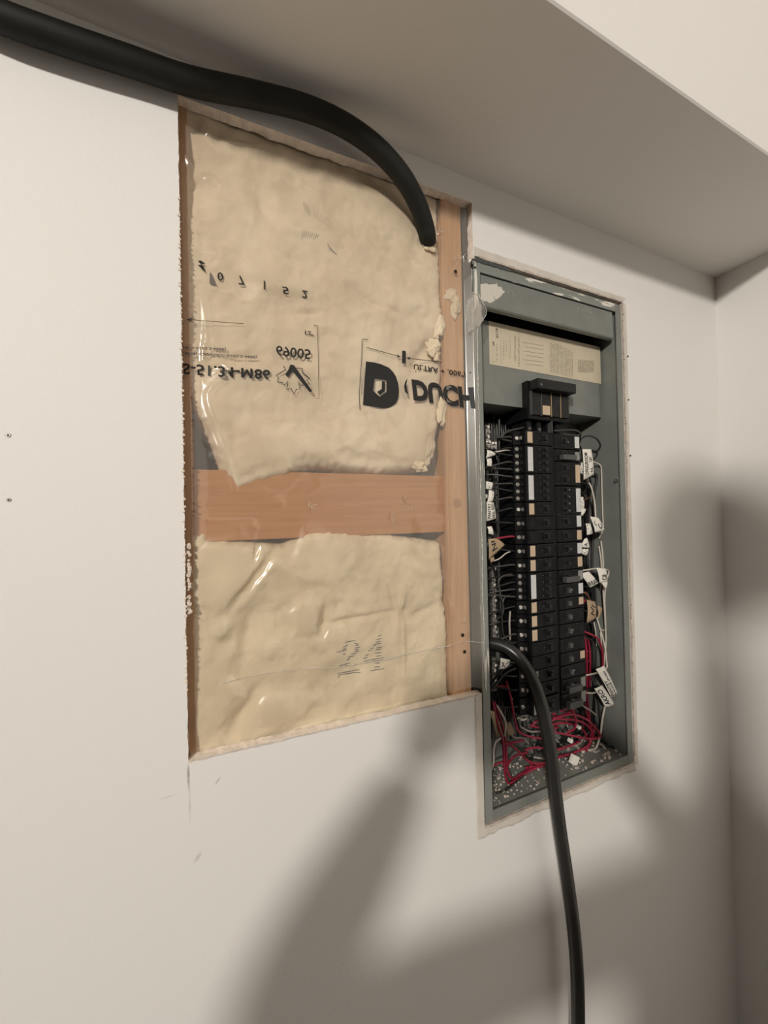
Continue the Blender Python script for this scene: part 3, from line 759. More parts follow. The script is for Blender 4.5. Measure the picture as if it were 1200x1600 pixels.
for X, a, b_, w_, d in ((262, 540, 900, 12, .8), (345, 240, 900, 8, .35), (395, 420, 920, 24, .45), (455, 480, 820, 12, .5), (515, 240, 830, 10, .5), (535, 470, 820, 10, .5), (615, 370, 890, 12, .8), (635, 380, 880, 12, .7), (685, 310, 980, 12, .8), (708, 400, 980, 12, .75)):
    microcol(cL, X, a, b_, w_, d, 10)
for X, a, b_, d in [(170+26*k, 150+12*k, 720+6*k, .8) for k in range(17)]: microcol(cR, X, a+(30 if X < 260 else 0), b_+20, 12, d, 9)
for X in range(700, 1000, 16): microcol(cR, X, 500+(X-700)*.1, 740, 10, .85, 8)
def hl(conv, x0, y0, x1, y1, w_=7): tx.add([conv(x0, y0), conv(x1, y1), conv(x1, y1+w_), conv(x0, y0+w_)], [(0, 1, 2, 3)])
for k in range(6): hl(cL, 780+(k % 2)*60, 500+k*85, 1195, 570+k*80, 6)
hl(cL, 860, 500, 866, 980, 10) ; hl(cL, 160, 165, 215, 178); hl(cL, 160, 165, 166, 300, 12); hl(cL, 170, 880, 230, 892)
tx.build('label_printing', M['labelink'], lab)

# ------------------------------------------------------------------ main breaker
mbk = empty('main_breaker', (.19, .0, .66), label='large black main breaker with three toggle slots mounted on the panel cover', cat='breaker')
def bxp(px0, py0, px1, py1, y0, y1, bev=.0006):
    """box in the plane y0 spanning the given photo corners"""
    a = at(px0, py0, y0); b_ = at(px1, py1, y0)
    return (a.x, b_.x, y0, y1, min(a.z, b_.z), max(a.z, b_.z), bev)
A0 = at(824, 594, .020).x; A1 = at(889, 640, .020).x
zt = at(824, 594, .020).z; zb = at(824, 650, .020).z
Lx = (A1-A0)
MB().box(A0, A1, .020, .080, zb-.004, zt, .0012).build('housing', M['black'], mbk)
MB().box(A0+.004, A1-.002, -.0, .021, zt-.0195, zt-.001, .003).build('toggle_bar', M['black2'], mbk)
MB().disc((A0+.012, -.0002, zt-.0135), (0, -1, 0), .003, .0015, 12).build('screw', M['greyplastic'], mbk)
for k in range(4):
    xa = A0+.0062+k*(Lx-.008)/4
    MB().box(xa, xa+Lx/4-.006, .0155, .0205, zb+.003, zt-.022, .0008).build('toggle_slot', M['black2'], mbk)
for k in range(4):
    xa = A0+.0042+k*(Lx-.008)/4
    MB().box(xa-.0004, xa+.0008, .0148, .0206, zb+.002, zt-.020).build('metal_strip', M['brass'] if k > 1 else M['greyplastic'], mbk)
xa = A0+.0062+1*(Lx-.008)/4
MB().box(xa+.0005, xa+Lx/4-.0068, .0148, .0157, zb+.0045, zb+.0215, .0004).build('sticker', M['tan'], mbk)
for k in range(4):
    xa = A0+.006+k*(Lx-.006)/4
    MB().box(xa, xa+.012, .030, .070, zb-.028, zb-.004, .002).build('terminal_lug', M['black'], mbk)
    MB().disc((xa+.006, .0300, zb-.020), (0, -1, 0), .0035, .002, 12).build('lug_screw', M['greyplastic'], mbk)
# frayed dust on its right side
fz = MB()
for k in range(60):
    z = random.uniform(zb+.01, zt-.015); fz.disc((A1+abs(random.gauss(0, .003))  , .024, z), (random.random(), -1, random.random()), random.uniform(.0006, .0018), .001, 6)
fz.build('dust', M['greyplastic'], mbk)['kind'] = 'stuff'

# ------------------------------------------------------------------ branch breakers
XC = 0.191; YF = .0165
ORD = ['topmost', 'second', 'third', 'fourth', 'fifth', 'sixth', 'seventh', 'eighth', 'ninth', 'tenth', 'eleventh', 'twelfth', 'thirteenth', 'fourteenth', 'fifteenth', 'sixteenth', 'seventeenth', 'eighteenth', 'nineteenth', 'twentieth']
LUGS_L = []; LUGS_R = []
def breaker(side, py0, py1, kind, order, px):
    z1 = at(px, py0, YF).z; z0 = at(px, py1, YF).z; h = z1-z0; g = .0007
    sd = 'left' if side < 0 else 'right'
    st = {'tan': 'a tan sticker', 'white': 'a white sticker', 'quad': 'a tall white sticker', 'grey': 'a dull grey sticker', 'none': 'no sticker', 'lock': 'a grey toggle lock', 'tanlow': 'a small tan sticker'}[kind]
    t = empty('circuit_breaker', (XC+side*.04, .04, z0), label=f'black circuit breaker with {st}, {ORD[order]} in the {sd} column'.replace('topmost in', 'topmost in'), cat='breaker', group=f'circuit breakers in the {sd} column')
    X = lambda u: XC+side*u
    prof = [(.0012, .074), (.0012, YF+.003), (.003, YF), (.0665, YF), (.0685, YF+.003), (.0700, .028), (.0850, .031), (.0850, .074)]
    prof = [(X(u), y) for u, y in prof]
    if side < 0: prof = prof[::-1]
    MB().prism_z(prof, z0+g, z1-g).build('body', M['black'], t)
    n = 4 if kind == 'quad' else (1 if h < .035 else 2)
    # thin raised rib along the upper edge
    a, b_ = sorted((X(.004), X(.050)))
    MB().box(a, b_, YF-.0009, YF+.001, z1-g-.0018, z1-g-.0002, .0003).build('edge_rib', M['black2'], t)
    for k in range(n):
        zc = z1-h*(k+.5)/n; hh = min(.0055, h/n*.32)
        a, b_ = sorted((X(.018), X(.030)))
        tf = MB().box(X(.024)-.0075, X(.024)+.0075, YF-.0008, YF+.001, zc-hh*1.4, zc+hh*1.4, .0006).build('toggle_frame', M['black2'], t)
        tg_ = MB().box(min(X(.022), X(.029)), max(X(.022), X(.029)), YF-.0065, YF, zc-hh*.8, zc+hh*.8, .0012).build('toggle', M['black2'] if not (side > 0 and order > 8) else M['greyplastic'], tf)
        if kind == 'quad' or order % 3 == 0:
            MB().disc((X(.036), YF+.0002, zc), (0, -1, 0), .0012, .0006, 8).build('indicator_dot', M['white_st'] if side > 0 else M['greyplastic'], t)
    a, b_ = sorted((X(.0535), X(.0655)))
    if kind in ('tan', 'white', 'grey'):
        MB().box(a, b_, YF-.0005, YF+.0004, z0+h*.13, z1-h*.10, .0006).build('sticker', M[{'tan': 'tan', 'white': 'white_st', 'grey': 'grey_st'}[kind]], t)
    if kind == 'tanlow':
        MB().box(a, b_, YF-.0005, YF+.0004, z0+h*.25, z1-h*.14, .0004).build('sticker', M['tan'], t)
    if kind == 'quad':
        MB().box(a, b_, YF-.0005, YF+.0004, z0+h*.07, z1-h*.07, .0006).build('sticker', M['white_st'], t)
    if kind == 'lock':
        c_, d_ = sorted((X(.012), X(.047)))
        MB().box(c_, d_, YF-.010, YF, z0+h*.10, z0+h*.52, .0012).build('toggle_lock', M['greyplastic'], t)
        MB().box(a, b_, YF-.0005, YF+.0004, z0+h*.15, z1-h*.15, .0004).build('sticker', M['grey_st'], t)
    if kind == 'none':
        lg = MB()
        for q_ in range(3): lg.box(min(X(.054), X(.064)), max(X(.054), X(.064)), YF-.0004, YF+.0002, z0+h*(.3+.15*q_), z0+h*(.36+.15*q_))
        lg.build('moulded_mark', M['black2'], t)
    for k in range(n):
        zc = z1-h*(k+.5)/n; rr = min(.0040, h/n*.33)
        tcl = MB().box(min(X(.0712), X(.0735)), max(X(.0712), X(.0735)), .0235, .031, zc-rr*.8, zc+rr*.8, .0004).build('terminal_clamp', M['tin'] if kind in ('tan', 'none') else M['black2'], t)
        MB().disc((X(.0780), .0312, zc), (side*.2, -1, 0), rr, .0024, 10).build('terminal_screw', M['screw'] if kind == 'tan' else M['tin'], tcl)
        (LUGS_L if side < 0 else LUGS_R).append((X(.0855), .040, zc, order))
    return t
L = [(672, 694.5, 'tan'), (695, 739, 'quad'), (739.5, 784, 'quad'), (784.5, 807, 'tan'), (807, 829, 'none'), (829, 850.5, 'none'), (851, 873, 'tan'), (873.5, 895.5, 'tan'), (896, 940, 'quad'), (940.5, 961.5, 'tan'),
     (962, 983.5, 'tan'), (984, 1006, 'tan'), (1006, 1028, 'none'), (1028, 1050, 'none'), (1050, 1072, 'grey'), (1072, 1094, 'none'), (1096, 1124, 'grey')]
for i, (a, b_, k) in enumerate(L): breaker(-1, a, b_, k, i, 826)
Rr = [(680, 703, 'white'), (703.5, 722, 'lock'), (722.5, 759, 'tan'), (760, 803, 'quad'), (803.5, 826, 'white'), (826.5, 846, 'tan'), (846.5, 868, 'white'), (868.5, 888.5, 'tan'), (889, 909.5, 'lock'),
      (910, 931, 'white'), (931.5, 950, 'tanlow'), (950.5, 972, 'none'), (972.5, 994, 'none'), (994.5, 1016, 'none'), (1016.5, 1036, 'tanlow'), (1036.5, 1057, 'none'), (1057.5, 1079, 'lock'), (1079.5, 1104, 'lock')]
for i, (a, b_, k) in enumerate(Rr): breaker(1, a, b_, k, i, 899)
# bus rail between the columns
MB().box(XC-.0008, XC+.0008, .02, .09, .12, .67).build('bus_divider', M['greyplastic'], pan)

# ------------------------------------------------------------------ neutral bars
def bar(px, py0, py1, y, w_, n, name='neutral_bar'):
    a = at(px, py0, y); b_ = at(px, py1, y)
    MB().box(a.x-w_/2, a.x+w_/2, y, y+.012, b_.z, a.z, .001).build(name, M['tin'], pan)
    for k in range(n):
        z = b_.z+(a.z-b_.z)*(k+.5)/n
        MB().disc((a.x+.001*((k % 2)*2-1), y+.0002, z), (0, -1, .1), .0034, .0035, 10).build('bar_screw', M['screw'] if k % 3 else M['tin'], pan)
bar(771, 885, 1000, .062, .009, 14)
bar(772, 1028, 1080, .062, .009, 7)
bar(762, 664, 702, .045, .009, 5)
bar(772, 690, 702, .040, .014, 2)

# ================================================================== WIRES
WR = .0017
def wire(label, pts, mk='wire_black', r=WR, group=None, name='wire', cat='wire', seg=7):
    P = [at(a, b_, y) for a, b_, y in pts]
    P = [Vector((max(.0125, min(.3505-r, p.x)), min(.0975-r, p.y), max(.0125, p.z))) for p in P]
    o = MB().tube(P, r, seg).build(name, M[mk], None, True); setp(o, label, cat, group); return o
def wire3(label, P, mk='wire_black', r=WR, group=None, seg=7):
    o = MB().tube([Vector(p) for p in P], r, seg).build('wire', M[mk], None, True); setp(o, label, 'wire', group); return o
rw = random.Random(11)
cnt = {}
for (x, y, z, order) in LUGS_L:
    k = cnt.get(order, 0); cnt[order] = k+1
    mk = 'wire_red' if order == 5 else ('wire_dkgrey' if rw.random() < .5 else 'wire_black')
    xl = rw.uniform(.045, .06)
    wire3(f"{'red' if order == 5 else 'black'} wire {('', 'second ', 'third ', 'fourth ')[k]}into the {ORD[order]} breaker of the left column".replace('  ', ' '),
          [(x+.004, y-.004, z), (x-.012, y-.006, z+.002), (xl, .050+rw.uniform(-.01, .01), z+rw.uniform(-.012, .008)), (xl-.022, .072, z-rw.uniform(.01, .04)), (.022+rw.uniform(0, .01), .085, z-rw.uniform(.05, .12) if z > .2 else z-.06)],
          mk, WR*(1.15 if order == 5 else 1), 'wires to the left breakers')
cnt = {}
for (x, y, z, order) in LUGS_R:
    k = cnt.get(order, 0); cnt[order] = k+1
    mk = 'wire_black' if order < 11 else rw.choice(['wire_black', 'wire_red', 'wire_black'])
    xl = rw.uniform(.300, .328)
    wire3(f"{'red' if mk == 'wire_red' else 'black'} wire {('', 'second ', 'third ', 'fourth ')[k]}out of the {ORD[order]} breaker of the right column".replace('  ', ' '),
          [(x-.004, y-.004, z), (x+.009, y-.002, z-.002), (xl, .055+rw.uniform(-.012, .012), z-rw.uniform(.015, .03)), (xl+rw.uniform(-.004, .012), .066+rw.uniform(-.01, .015), max(.06, z-rw.uniform(.08, .14))), (xl+rw.uniform(-.01, .008), .080, max(.03, z-rw.uniform(.2, .3)))],
          mk, WR, 'wires to the right breakers')
for i in range(16):  # extra black wires standing in for the shade at the back of the gutter
    s_ = rw.uniform; x = .070+.0058*i
    wire3('black wire added to darken the depth of the left gutter', [(x, .088, s_(.68, .70)), (x+s_(-.004, .004), .082+s_(-.008, .006), .5), (x+s_(-.006, .006), .082+s_(-.01, .006), .36), (x+s_(-.006, .006), .082+s_(-.008, .006), .22), (x+s_(-.004, .01), .086, s_(.05, .12))],
          rw.choice(['wire_black', 'wire_black', 'wire_dkgrey']), WR*1.25, 'black wires added to darken the left gutter')
# white and odd wires in the right gutter
wire('white wire looping out beside the white tags and back down', [(906, 892, .03), (935, 888.5, .028), (952, 892, .03), (963, 905, .035), (966, 930, .04), (966, 955, .04), (964, 976, .04), (958, 982, .045), (952, 979, .055)], 'wire_white')
wire('long white wire running down from the round white tag', [(942, 903, .032), (943, 930, .035), (945, 960, .035), (949, 1000, .04), (953, 1030, .045), (950, 1050, .05)], 'wire_white')
wire('white wire ending behind the tag at the right of the fourth breaker', [(917, 750, .045), (924, 762, .04), (929, 785, .04), (931, 812, .04), (933, 822, .05)], 'wire_white')
wire('thin pale wire bowing out toward the right side of the box', [(926, 721, .045), (938, 727, .04), (948, 742, .04), (952, 765, .04), (950, 800, .04), (947, 825, .04), (942, 842, .05)], 'wire_white', WR*.8)
wire('white wire crossing under the folded tags', [(942, 845, .045), (945, 870, .042), (948, 892, .042), (947, 920, .05)], 'wire_white')
wire('shorter white wire left of the one under the folded tags', [(938, 853, .05), (939, 875, .046), (942, 895, .045)], 'wire_white')
wire('white wire hooked under the long written tag', [(954, 960, .06), (958, 985, .05), (960, 1010, .042), (957, 1030, .04), (948, 1043, .038), (938, 1050, .034), (909, 1056.5, .033)], 'wire_white')
wire('short white wire leading to the AKRO tag', [(909, 1081.5, .033), (925, 1083, .032), (936, 1081, .034), (943, 1090, .045)], 'wire_white')
wire('thick cream wire running from the AKRO tag to the box bottom', [(945, 1104, .045), (941, 1125, .045), (938, 1148, .045), (931, 1172, .045), (922, 1190, .045), (918, 1208, .05)], 'wire_white', WR*1.25)
wire('slim white wire beside the tan folded tag', [(928, 972, .05), (931, 990, .05), (932, 1010, .06)], 'wire_white', WR*.8)
wire('white wire leaning from the tan tag toward the long written tag', [(938, 988, .05), (944, 1010, .05), (949, 1035, .05)], 'wire_white', WR*.8)
wire('pale brown wire curling from the tenth right breaker', [(906, 926, .03), (914, 926, .032), (919, 932, .035), (923, 943, .045)], 'wire_cu', WR)
wire('black wire in an open loop beside the topmost right breaker', [(904, 697, .04), (908, 686, .03), (918, 681, .025), (930, 684, .022), (937, 692, .022), (937, 700, .025), (930, 707, .035), (922, 703, .045)], 'wire_black')
wire('grey wire arching above the topmost right breaker', [(866, 673, .022), (885, 672, .022), (901, 673, .022), (907, 679, .026), (905, 686, .034)], 'wire_dkgrey', WR*1.1)
wire('thick black wire bowing behind the pale wire', [(926, 738, .05), (940, 745, .05), (948, 765, .055), (947, 800, .06), (946, 860, .065), (950, 930, .07)], 'wire_dkgrey', WR*1.5)
wire('thin brown wire crossing toward the small tags', [(925, 776, .05), (915, 780, .045), (905, 786, .04)], 'wire_cu', WR*.7)
wire('orange-brown wire behind the tall white sticker of the right column', [(902, 765, .04), (908, 772, .045), (913, 780, .06)], 'wire_cu', WR)
for i in range(9):
    x = 912+i*3.6; s_ = rw.uniform
    wire('black wire bundled down the right gutter', [(x, 760+s_(-30, 60), .07), (x+s_(-3, 3), 850, .068+s_(-.012, .012)), (x+s_(-4, 4), 930, .066+s_(-.01, .01)), (x+s_(-4, 4), 1010, .066+s_(-.01, .015)), (x+s_(-5, 5), 1090, .07), (x+s_(-8, 3), 1150, .075)],
         rw.choice(['wire_black', 'wire_black', 'wire_dkgrey']), WR*1.1, 'black wires bundled in the right gutter')
for lb, pts in [('red wire arching out of the thirteenth right breaker', [(906, 983, .033), (913, 987, .03), (925, 992, .03), (934, 998, .032), (940, 1012, .036), (942, 1030, .04), (941, 1048, .045)]),
                ('red wire starting at the arch and dropping to the bottom', [(907, 994, .033), (913, 997, .033), (916, 1015, .036), (917, 1045, .04), (917, 1080, .045), (920, 1110, .05), (923, 1140, .055)]),
                ('red wire hanging inside the arched red wire', [(906, 984, .036), (912, 992, .04), (920, 1005, .045), (922, 1040, .05), (921, 1075, .055)]),
                ('dark red wire passing beside the eleventh right breaker', [(914, 937, .035), (909, 948, .033), (907, 962, .035), (909, 975, .045)]),
                ('red wire near the lowest right breakers', [(914, 1055, .04), (913, 1085, .042), (917, 1115, .05), (928, 1150, .055)])]:
    wire(lb, pts, 'wire_red', WR*1.3)
RED = [
 ('red wire dropping from the left and looping round the box bottom', [(770, 1096, .045), (774, 1115, .04), (779, 1135, .036), (785, 1155, .034), (787, 1175, .034), (788, 1200, .034), (793, 1222, .036), (803, 1230, .04), (816, 1226, .045), (828, 1212, .05), (842, 1204, .05), (862, 1196, .05)]),
 ('red wire alongside the looping red wire on its right', [(773, 1097, .05), (782, 1125, .045), (789, 1152, .042), (791, 1180, .042), (793, 1205, .042), (802, 1220, .046), (815, 1217, .05), (826, 1202, .054), (832, 1190, .06)]),
 ('bright red wire slanting down from under the black cable', [(791, 1064, .05), (795, 1078, .04), (800, 1100, .034), (804, 1125, .034), (811, 1143, .038), (828, 1151, .042), (846, 1154, .045), (866, 1158, .05)]),
 ('short red wire crossing at the left above the tangle', [(769, 1076, .055), (778, 1073, .05), (790, 1073, .05), (799, 1078, .06)]),
 ('red wire sweeping from the tangle knot to the right under the cable', [(787, 1162, .042), (800, 1166, .038), (812, 1176, .036), (824, 1188, .038), (838, 1193, .04), (858, 1190, .045), (880, 1180, .05)]),
 ('thin red wire straight across the tangle knot', [(789, 1162, .05), (803, 1160, .045), (818, 1157, .05)]),
 ('red wire arching low behind the sweeping one', [(820, 1172, .05), (835, 1168, .045), (852, 1170, .048), (866, 1178, .05)]),
 ('red wire rising at the left of the tangle', [(793, 1194, .055), (801, 1184, .05), (812, 1178, .05), (824, 1176, .055)]),
 ('red wire fanning up toward the lowest left breaker', [(828, 1136, .05), (838, 1127, .045), (848, 1121, .045), (856, 1117, .05)]),
 ('red wire fanning right below the grey sticker', [(830, 1134, .055), (842, 1137, .05), (858, 1140, .05), (872, 1136, .055)]),
 ('red wire folded back on itself right of the cable', [(863, 1116, .05), (878, 1110, .045), (895, 1104, .042), (896, 1109, .042), (882, 1116, .045), (864, 1122, .05)]),
 ('red wire making the widest loop at the right', [(862, 1126, .05), (880, 1118, .042), (898, 1117, .038), (916, 1124, .036), (930, 1137, .036), (938, 1149, .038), (930, 1154, .04), (912, 1153, .04), (892, 1149, .04), (866, 1144, .045)]),
 ('red wire of the inner loop turning down to the bottom', [(862, 1123, .055), (882, 1124, .048), (904, 1126, .044), (920, 1136, .044), (926, 1150, .046), (918, 1165, .048), (900, 1175, .05), (880, 1181, .05), (862, 1184, .05)]),
 ('short curled red wire hanging within the loops', [(893, 1105, .04), (898, 1118, .037), (900, 1130, .037), (896, 1140, .04), (886, 1144, .048)]),
 ('red wire along the lower rim of the tangle', [(860, 1174, .055), (876, 1170, .05), (894, 1164, .05), (906, 1158, .055)]),
 ('red wire plunging to the bottom beside the white connector', [(924, 1140, .055), (922, 1155, .05), (917, 1175, .048), (913, 1195, .05), (914, 1206, .056)]),
 ('second red wire plunging beside the cream wire', [(930, 1132, .06), (926, 1150, .056), (921, 1175, .055), (918, 1200, .058)]),
 ('red wire low at the left edge of the tangle', [(771, 1196, .06), (780, 1192, .055), (792, 1189, .058)]),
 ('red wire behind the cable crossing low', [(820, 1216, .06), (832, 1204, .055), (848, 1199, .052), (862, 1197, .055)]),
 ('red wire high behind the loops', [(862, 1132, .062), (885, 1130, .058), (910, 1140, .055), (920, 1158, .055)]),
]
for lb, pts in RED: wire(lb, pts, 'wire_red', WR*1.3, 'red wires tangled at the panel bottom')
wire('white wire sliding down over the tan sheath at the left', [(776, 1102, .045), (782, 1112, .038), (789, 1126, .036), (790, 1138, .036), (788, 1150, .042)], 'wire_white', WR*1.1)
wire('white wire curving out at the left edge below the tan sheath', [(783, 1153, .042), (774, 1160, .038), (771, 1175, .036), (771, 1190, .036), (766, 1208, .04)], 'wire_white', WR*1.15)
for i in range(12):
    s_ = rw.uniform; x = 800+i*9
    wire('dark wire lying behind the red tangle', [(x-18, 1100+s_(0, 60), .08), (x, 1150+s_(-10, 25), .072), (x+20, 1170+s_(-30, 30), .075), (x+35, 1190+s_(-40, 20), .082)], rw.choice(['wire_black', 'wire_dkgrey', 'sheath']), WR*1.2, 'dark wires behind the red tangle')
wire('black wire along the box bottom at the left', [(775, 1243, .03), (790, 1243, .03), (812, 1241, .04), (835, 1230, .06)], 'wire_black')
wire('black wire curling on the box bottom at the right', [(975, 1176, .03), (955, 1184, .035), (938, 1183, .045), (936, 1172, .06), (945, 1160, .07)], 'wire_black')
wire('thin black wire above the crumbs at the right', [(975, 1160, .05), (955, 1159, .06), (940, 1162, .07)], 'wire_black', WR*.8)
wire('black wire slanting down the right side of the box', [(945, 1040, .08), (955, 1060, .07), (965, 1090, .06), (972, 1130, .055), (975, 1160, .05)], 'wire_dkgrey', WR*1.3)
wire('black wire bent at the right below the tan strip', [(948, 1120, .07), (960, 1138, .06), (972, 1150, .05), (976, 1170, .045)], 'wire_black', WR*1.2)
wire('dark brown twisted wire right of the lowest breakers', [(903, 1098, .036), (912, 1104, .035), (922, 1110, .036), (932, 1118, .045)], 'sheath', WR*1.2)
wire('upright black wire at the upper left of the gutter', [(780, 655, .05), (780, 672, .05), (780, 700, .05), (779, 730, .06)], 'wire_dkgrey', WR)
wire('black wire from the neutral bar to the topmost left breaker', [(764, 681, .05), (776, 683, .045), (788, 687, .04), (800, 690, .036)], 'wire_dkgrey', WR)
wire('grey wire rising from the topmost left breaker to the main breaker', [(782, 683, .045), (792, 675, .04), (805, 671, .038), (822, 668, .04)], 'wire_dkgrey', WR*1.3)
wire('white wire from the curled tag to the second left breaker', [(774, 706, .04), (782, 705, .038), (790, 703.5, .038), (798, 704, .04)], 'wire_white', WR*.8)
wire('long black wire bowing down the left gutter', [(800, 897, .036), (786, 900, .035), (779, 908, .036), (781, 925, .036), (786, 945, .036), (785, 960, .038), (776, 968, .05)], 'wire_dkgrey', WR)
wire('second black wire bowing in the left gutter', [(796, 930, .036), (787, 936, .035), (784, 960, .036), (786, 990, .036), (796, 1003, .036), (808, 1003, .036), (815, 995, .034)], 'wire_black', WR*1.2)
wire('copper wire standing beside the twelfth left breaker', [(797, 955, .036), (796, 975, .034), (797, 1000, .036)], 'sheath', WR)
wire('black wire slanting under the small white tag at lower left', [(762, 1078, .035), (772, 1062, .03), (784, 1048, .022), (800, 1038, .015)], 'wire_black', WR*1.3)
wire('second black wire slanting under the cable at lower left', [(763, 1084, .04), (776, 1068, .034), (790, 1052, .028), (806, 1044, .02)], 'wire_dkgrey', WR*1.3)
wire('thin grey wire pointing from the tan tag to the seventh left breaker', [(770, 877, .03), (780, 873, .03), (790, 865, .031), (797, 862, .034)], 'wire_white', WR*.7)
wire('black wire curling round the tan tag in the left gutter', [(763, 838, .03), (762, 850, .026), (763, 865, .026), (766, 878, .03), (772, 890, .04), (775, 905, .05)], 'wire_black', WR*1.2)
for i in range(5):
    wire('short tinned wire end stacked above the red tangle', [(800+i*2, 1092+i*7.5, .05), (808+i*1.5, 1090+i*8, .045), (815, 1097+i*7, .042), (822, 1099+i*6, .045)], 'sheath' if i < 4 else 'wire_white', WR*1.3, 'tinned wire ends at lower left')
for i in range(6):
    wire('grey sheathed cable end rising from the box bottom', [(826+i*5.5, 1246-i*3, .085-.004*i), (830+i*5, 1225-i*3, .08-.004*i), (838+i*4, 1208-i*3, .075-.004*i)], 'sheath', WR*1.5, 'grey cable ends at the box bottom')
wire('black wire curling from the white connector', [(895, 1192, .04), (897, 1205, .04), (889, 1220, .045), (876, 1228, .055)], 'wire_dkgrey', WR*1.3)

# wire connector blocks
def block(px, py, y, w_, ang, mk, label, name='wire_connector'):
    c = at(px, py, y); mb = MB().box(-w_/2, w_/2, -.004, .004, -w_/2, w_/2, .0012)
    R_ = Matrix.Rotation(ang, 3, 'Y'); v = [R_ @ p + c for p in mb.v]
    o = mesh(name, v, mb.f, M[mk]); setp(o, label, 'connector'); return o
block(897, 1187, .030, .017, .55, 'tagpaper', 'square white push-in wire connector at the bottom of the box')
block(888, 1201, .040, .009, .6, 'tagpaper', 'small cream connector left of the square white one')
block(904, 1136, .045, .0065, .3, 'tagpaper', 'tiny white connector inside the red loops')
block(891, 1157, .048, .0075, .5, 'tagpaper', 'pale connector below the red loops')

# plaster crumbs on the box bottom
cr = MB()
for k in range(300):
    x = rw.uniform(.02, .345); y = rw.uniform(.01, .09); s_ = rw.uniform(.0008, .0026)*(1.5 if x > .25 else 1)
    mb = MB().disc((x, y, .0105+s_*.2), (rw.uniform(-.5, .5), rw.uniform(-.5, .5), 1), s_, s_*rw.uniform(.6, 1.4), 5); cr.add(mb.v, mb.f)
o = cr.build('plaster_crumbs', M['crumb']); setp(o, 'pinkish plaster crumbs and dust on the bottom of the panel box', 'debris', kind='stuff')

# screw on the right inner side
p = at(957, 751, .006)
o = MB().disc((.3516-.0, .0095, at(957, 751, .0095).z), (-1, -.35, 0), .0042, .004, 14).build('box_screw', M['screw'], pan)

# ------------------------------------------------------------------ tags
def patch(A, B, C, D, bulge, n=8):
    """bilinear sheet with curl; returns function (u,v)->point"""
    nn = (B-A).cross(D-A).normalized()
    if nn.y > 0: nn = -nn
    def f(u, v, off=0.0):
        p = A*(1-u)*(1-v)+B*u*(1-v)+C*u*v+D*(1-u)*v
        return p+nn*(bulge*math.sin(math.pi*v)*.7+bulge*.5*math.sin(math.pi*u)+off)
    return f
def tag(label, cor, y, lines=(), mk='tagpaper', bulge=.002, strokes_=(), name='wire_tag'):
    ys = y if isinstance(y, (list, tuple)) else [y]*4
    A, B, C, D = [at(c[0], c[1], yy) for c, yy in zip(cor, ys)]
    f = patch(A, B, C, D, bulge); n = 8; v = []; F = []
    for off in (0, -.0005):
        for i in range(n+1):
            for j in range(n+1): v.append(f(i/n, j/n, off))
    N = (n+1)**2; ix = lambda i, j, k=0: k*N+i*(n+1)+j
    for i in range(n):
        for j in range(n):
            F.append((ix(i, j), ix(i, j+1), ix(i+1, j+1), ix(i+1, j))); F.append((ix(i, j, 1), ix(i+1, j, 1), ix(i+1, j+1, 1), ix(i, j+1, 1)))
    for i in range(n):
        F += [(ix(i, 0), ix(i+1, 0), ix(i+1, 0, 1), ix(i, 0, 1)), (ix(i+1, n), ix(i, n), ix(i, n, 1), ix(i+1, n, 1)),
              (ix(0, i+1), ix(0, i), ix(0, i, 1), ix(0, i+1, 1)), (ix(n, i), ix(n, i+1), ix(n, i+1, 1), ix(n, i, 1))]
    t = empty(name, A, label=label, cat='tag', group='handwritten wire tags')
    mesh('tape', v, F, M[mk], t, True)
    for ln in lines:
        s, bl, br, tl = ln; G, FF = glyphs(s, .02)
        bl, br, tl = Vector(bl), Vector(br), Vector(tl)
        V = []
        for g in G:
            q_ = bl+(br-bl)*g[0]+(tl-bl)*g[1]; V.append(f(q_.x, q_.y, .0006))
        mesh('handwriting', V, FF, M['ink'], t)
    if strokes_:
        mb = MB()
        for (u0, v0, u1, v1) in strokes_:
            d = Vector((u1-u0, v1-v0)); n_ = Vector((-d.y, d.x)).normalized()*.035
            q4 = [(u0+n_.x, v0+n_.y), (u1+n_.x, v1+n_.y), (u1-n_.x, v1-n_.y), (u0-n_.x, v0-n_.y)]
            mb.add([f(*q_, .0006) for q_ in q4], [(0, 1, 2, 3)])
        mb.build('handwriting', M['ink'], t)
    return t
def up(s, u0, u1, v0, v1):   # text running from the bottom of the tag to its top
    return (s, (u1, v1), (u1, v0), (u0, v1))
def scr(n, seed, u0=.2, u1=.8, v0=.2, v1=.8, s=.10):
    r_ = random.Random(seed); o_ = []
    for k in range(n):
        t = k/max(1, n-1); u = r_.uniform(u0, u1); v = v0+(v1-v0)*t; o_.append((u, v, u+r_.uniform(-s, s)*1.5, v+r_.uniform(-s, s)*.7+.02))
    return o_
tag('white tag reading AKRO on a short white wire at lower right', [(928.5, 1076), (941, 1070.5), (961, 1101), (946, 1105.5)], .026, [up('AKRO', .12, .60, .10, .90)])
tag('long white tag with two written lines above the AKRO tag', [(931, 1045.5), (944, 1040), (966.5, 1086), (955, 1089)], .022, [up('PANTRY', .08, .42, .42, .97), up('RANGE', .50, .74, .50, .97), up('(FUSE)', .50, .78, .13, .46)])
tag('largest white tag with two written lines beside the topmost right breakers', [(910, 702), (924, 702), (928, 741), (912, 750)], .016, [up('LIVING/ROOM', .10, .42, .12, .90), up('C&T', .55, .82, .28, .48), up('N', .62, .9, .72, .86)])
tag('small white tag tucked behind the largest right tag', [(909, 722), (914, 725), (912, 742), (902, 737)], .022, (), strokes_=scr(5, 1))
tag('crumpled white tag beside the tall white sticker of the right column', [(903.5, 776.5), (911.5, 776.5), (913, 797), (904, 799)], .024, (), strokes_=scr(7, 2))
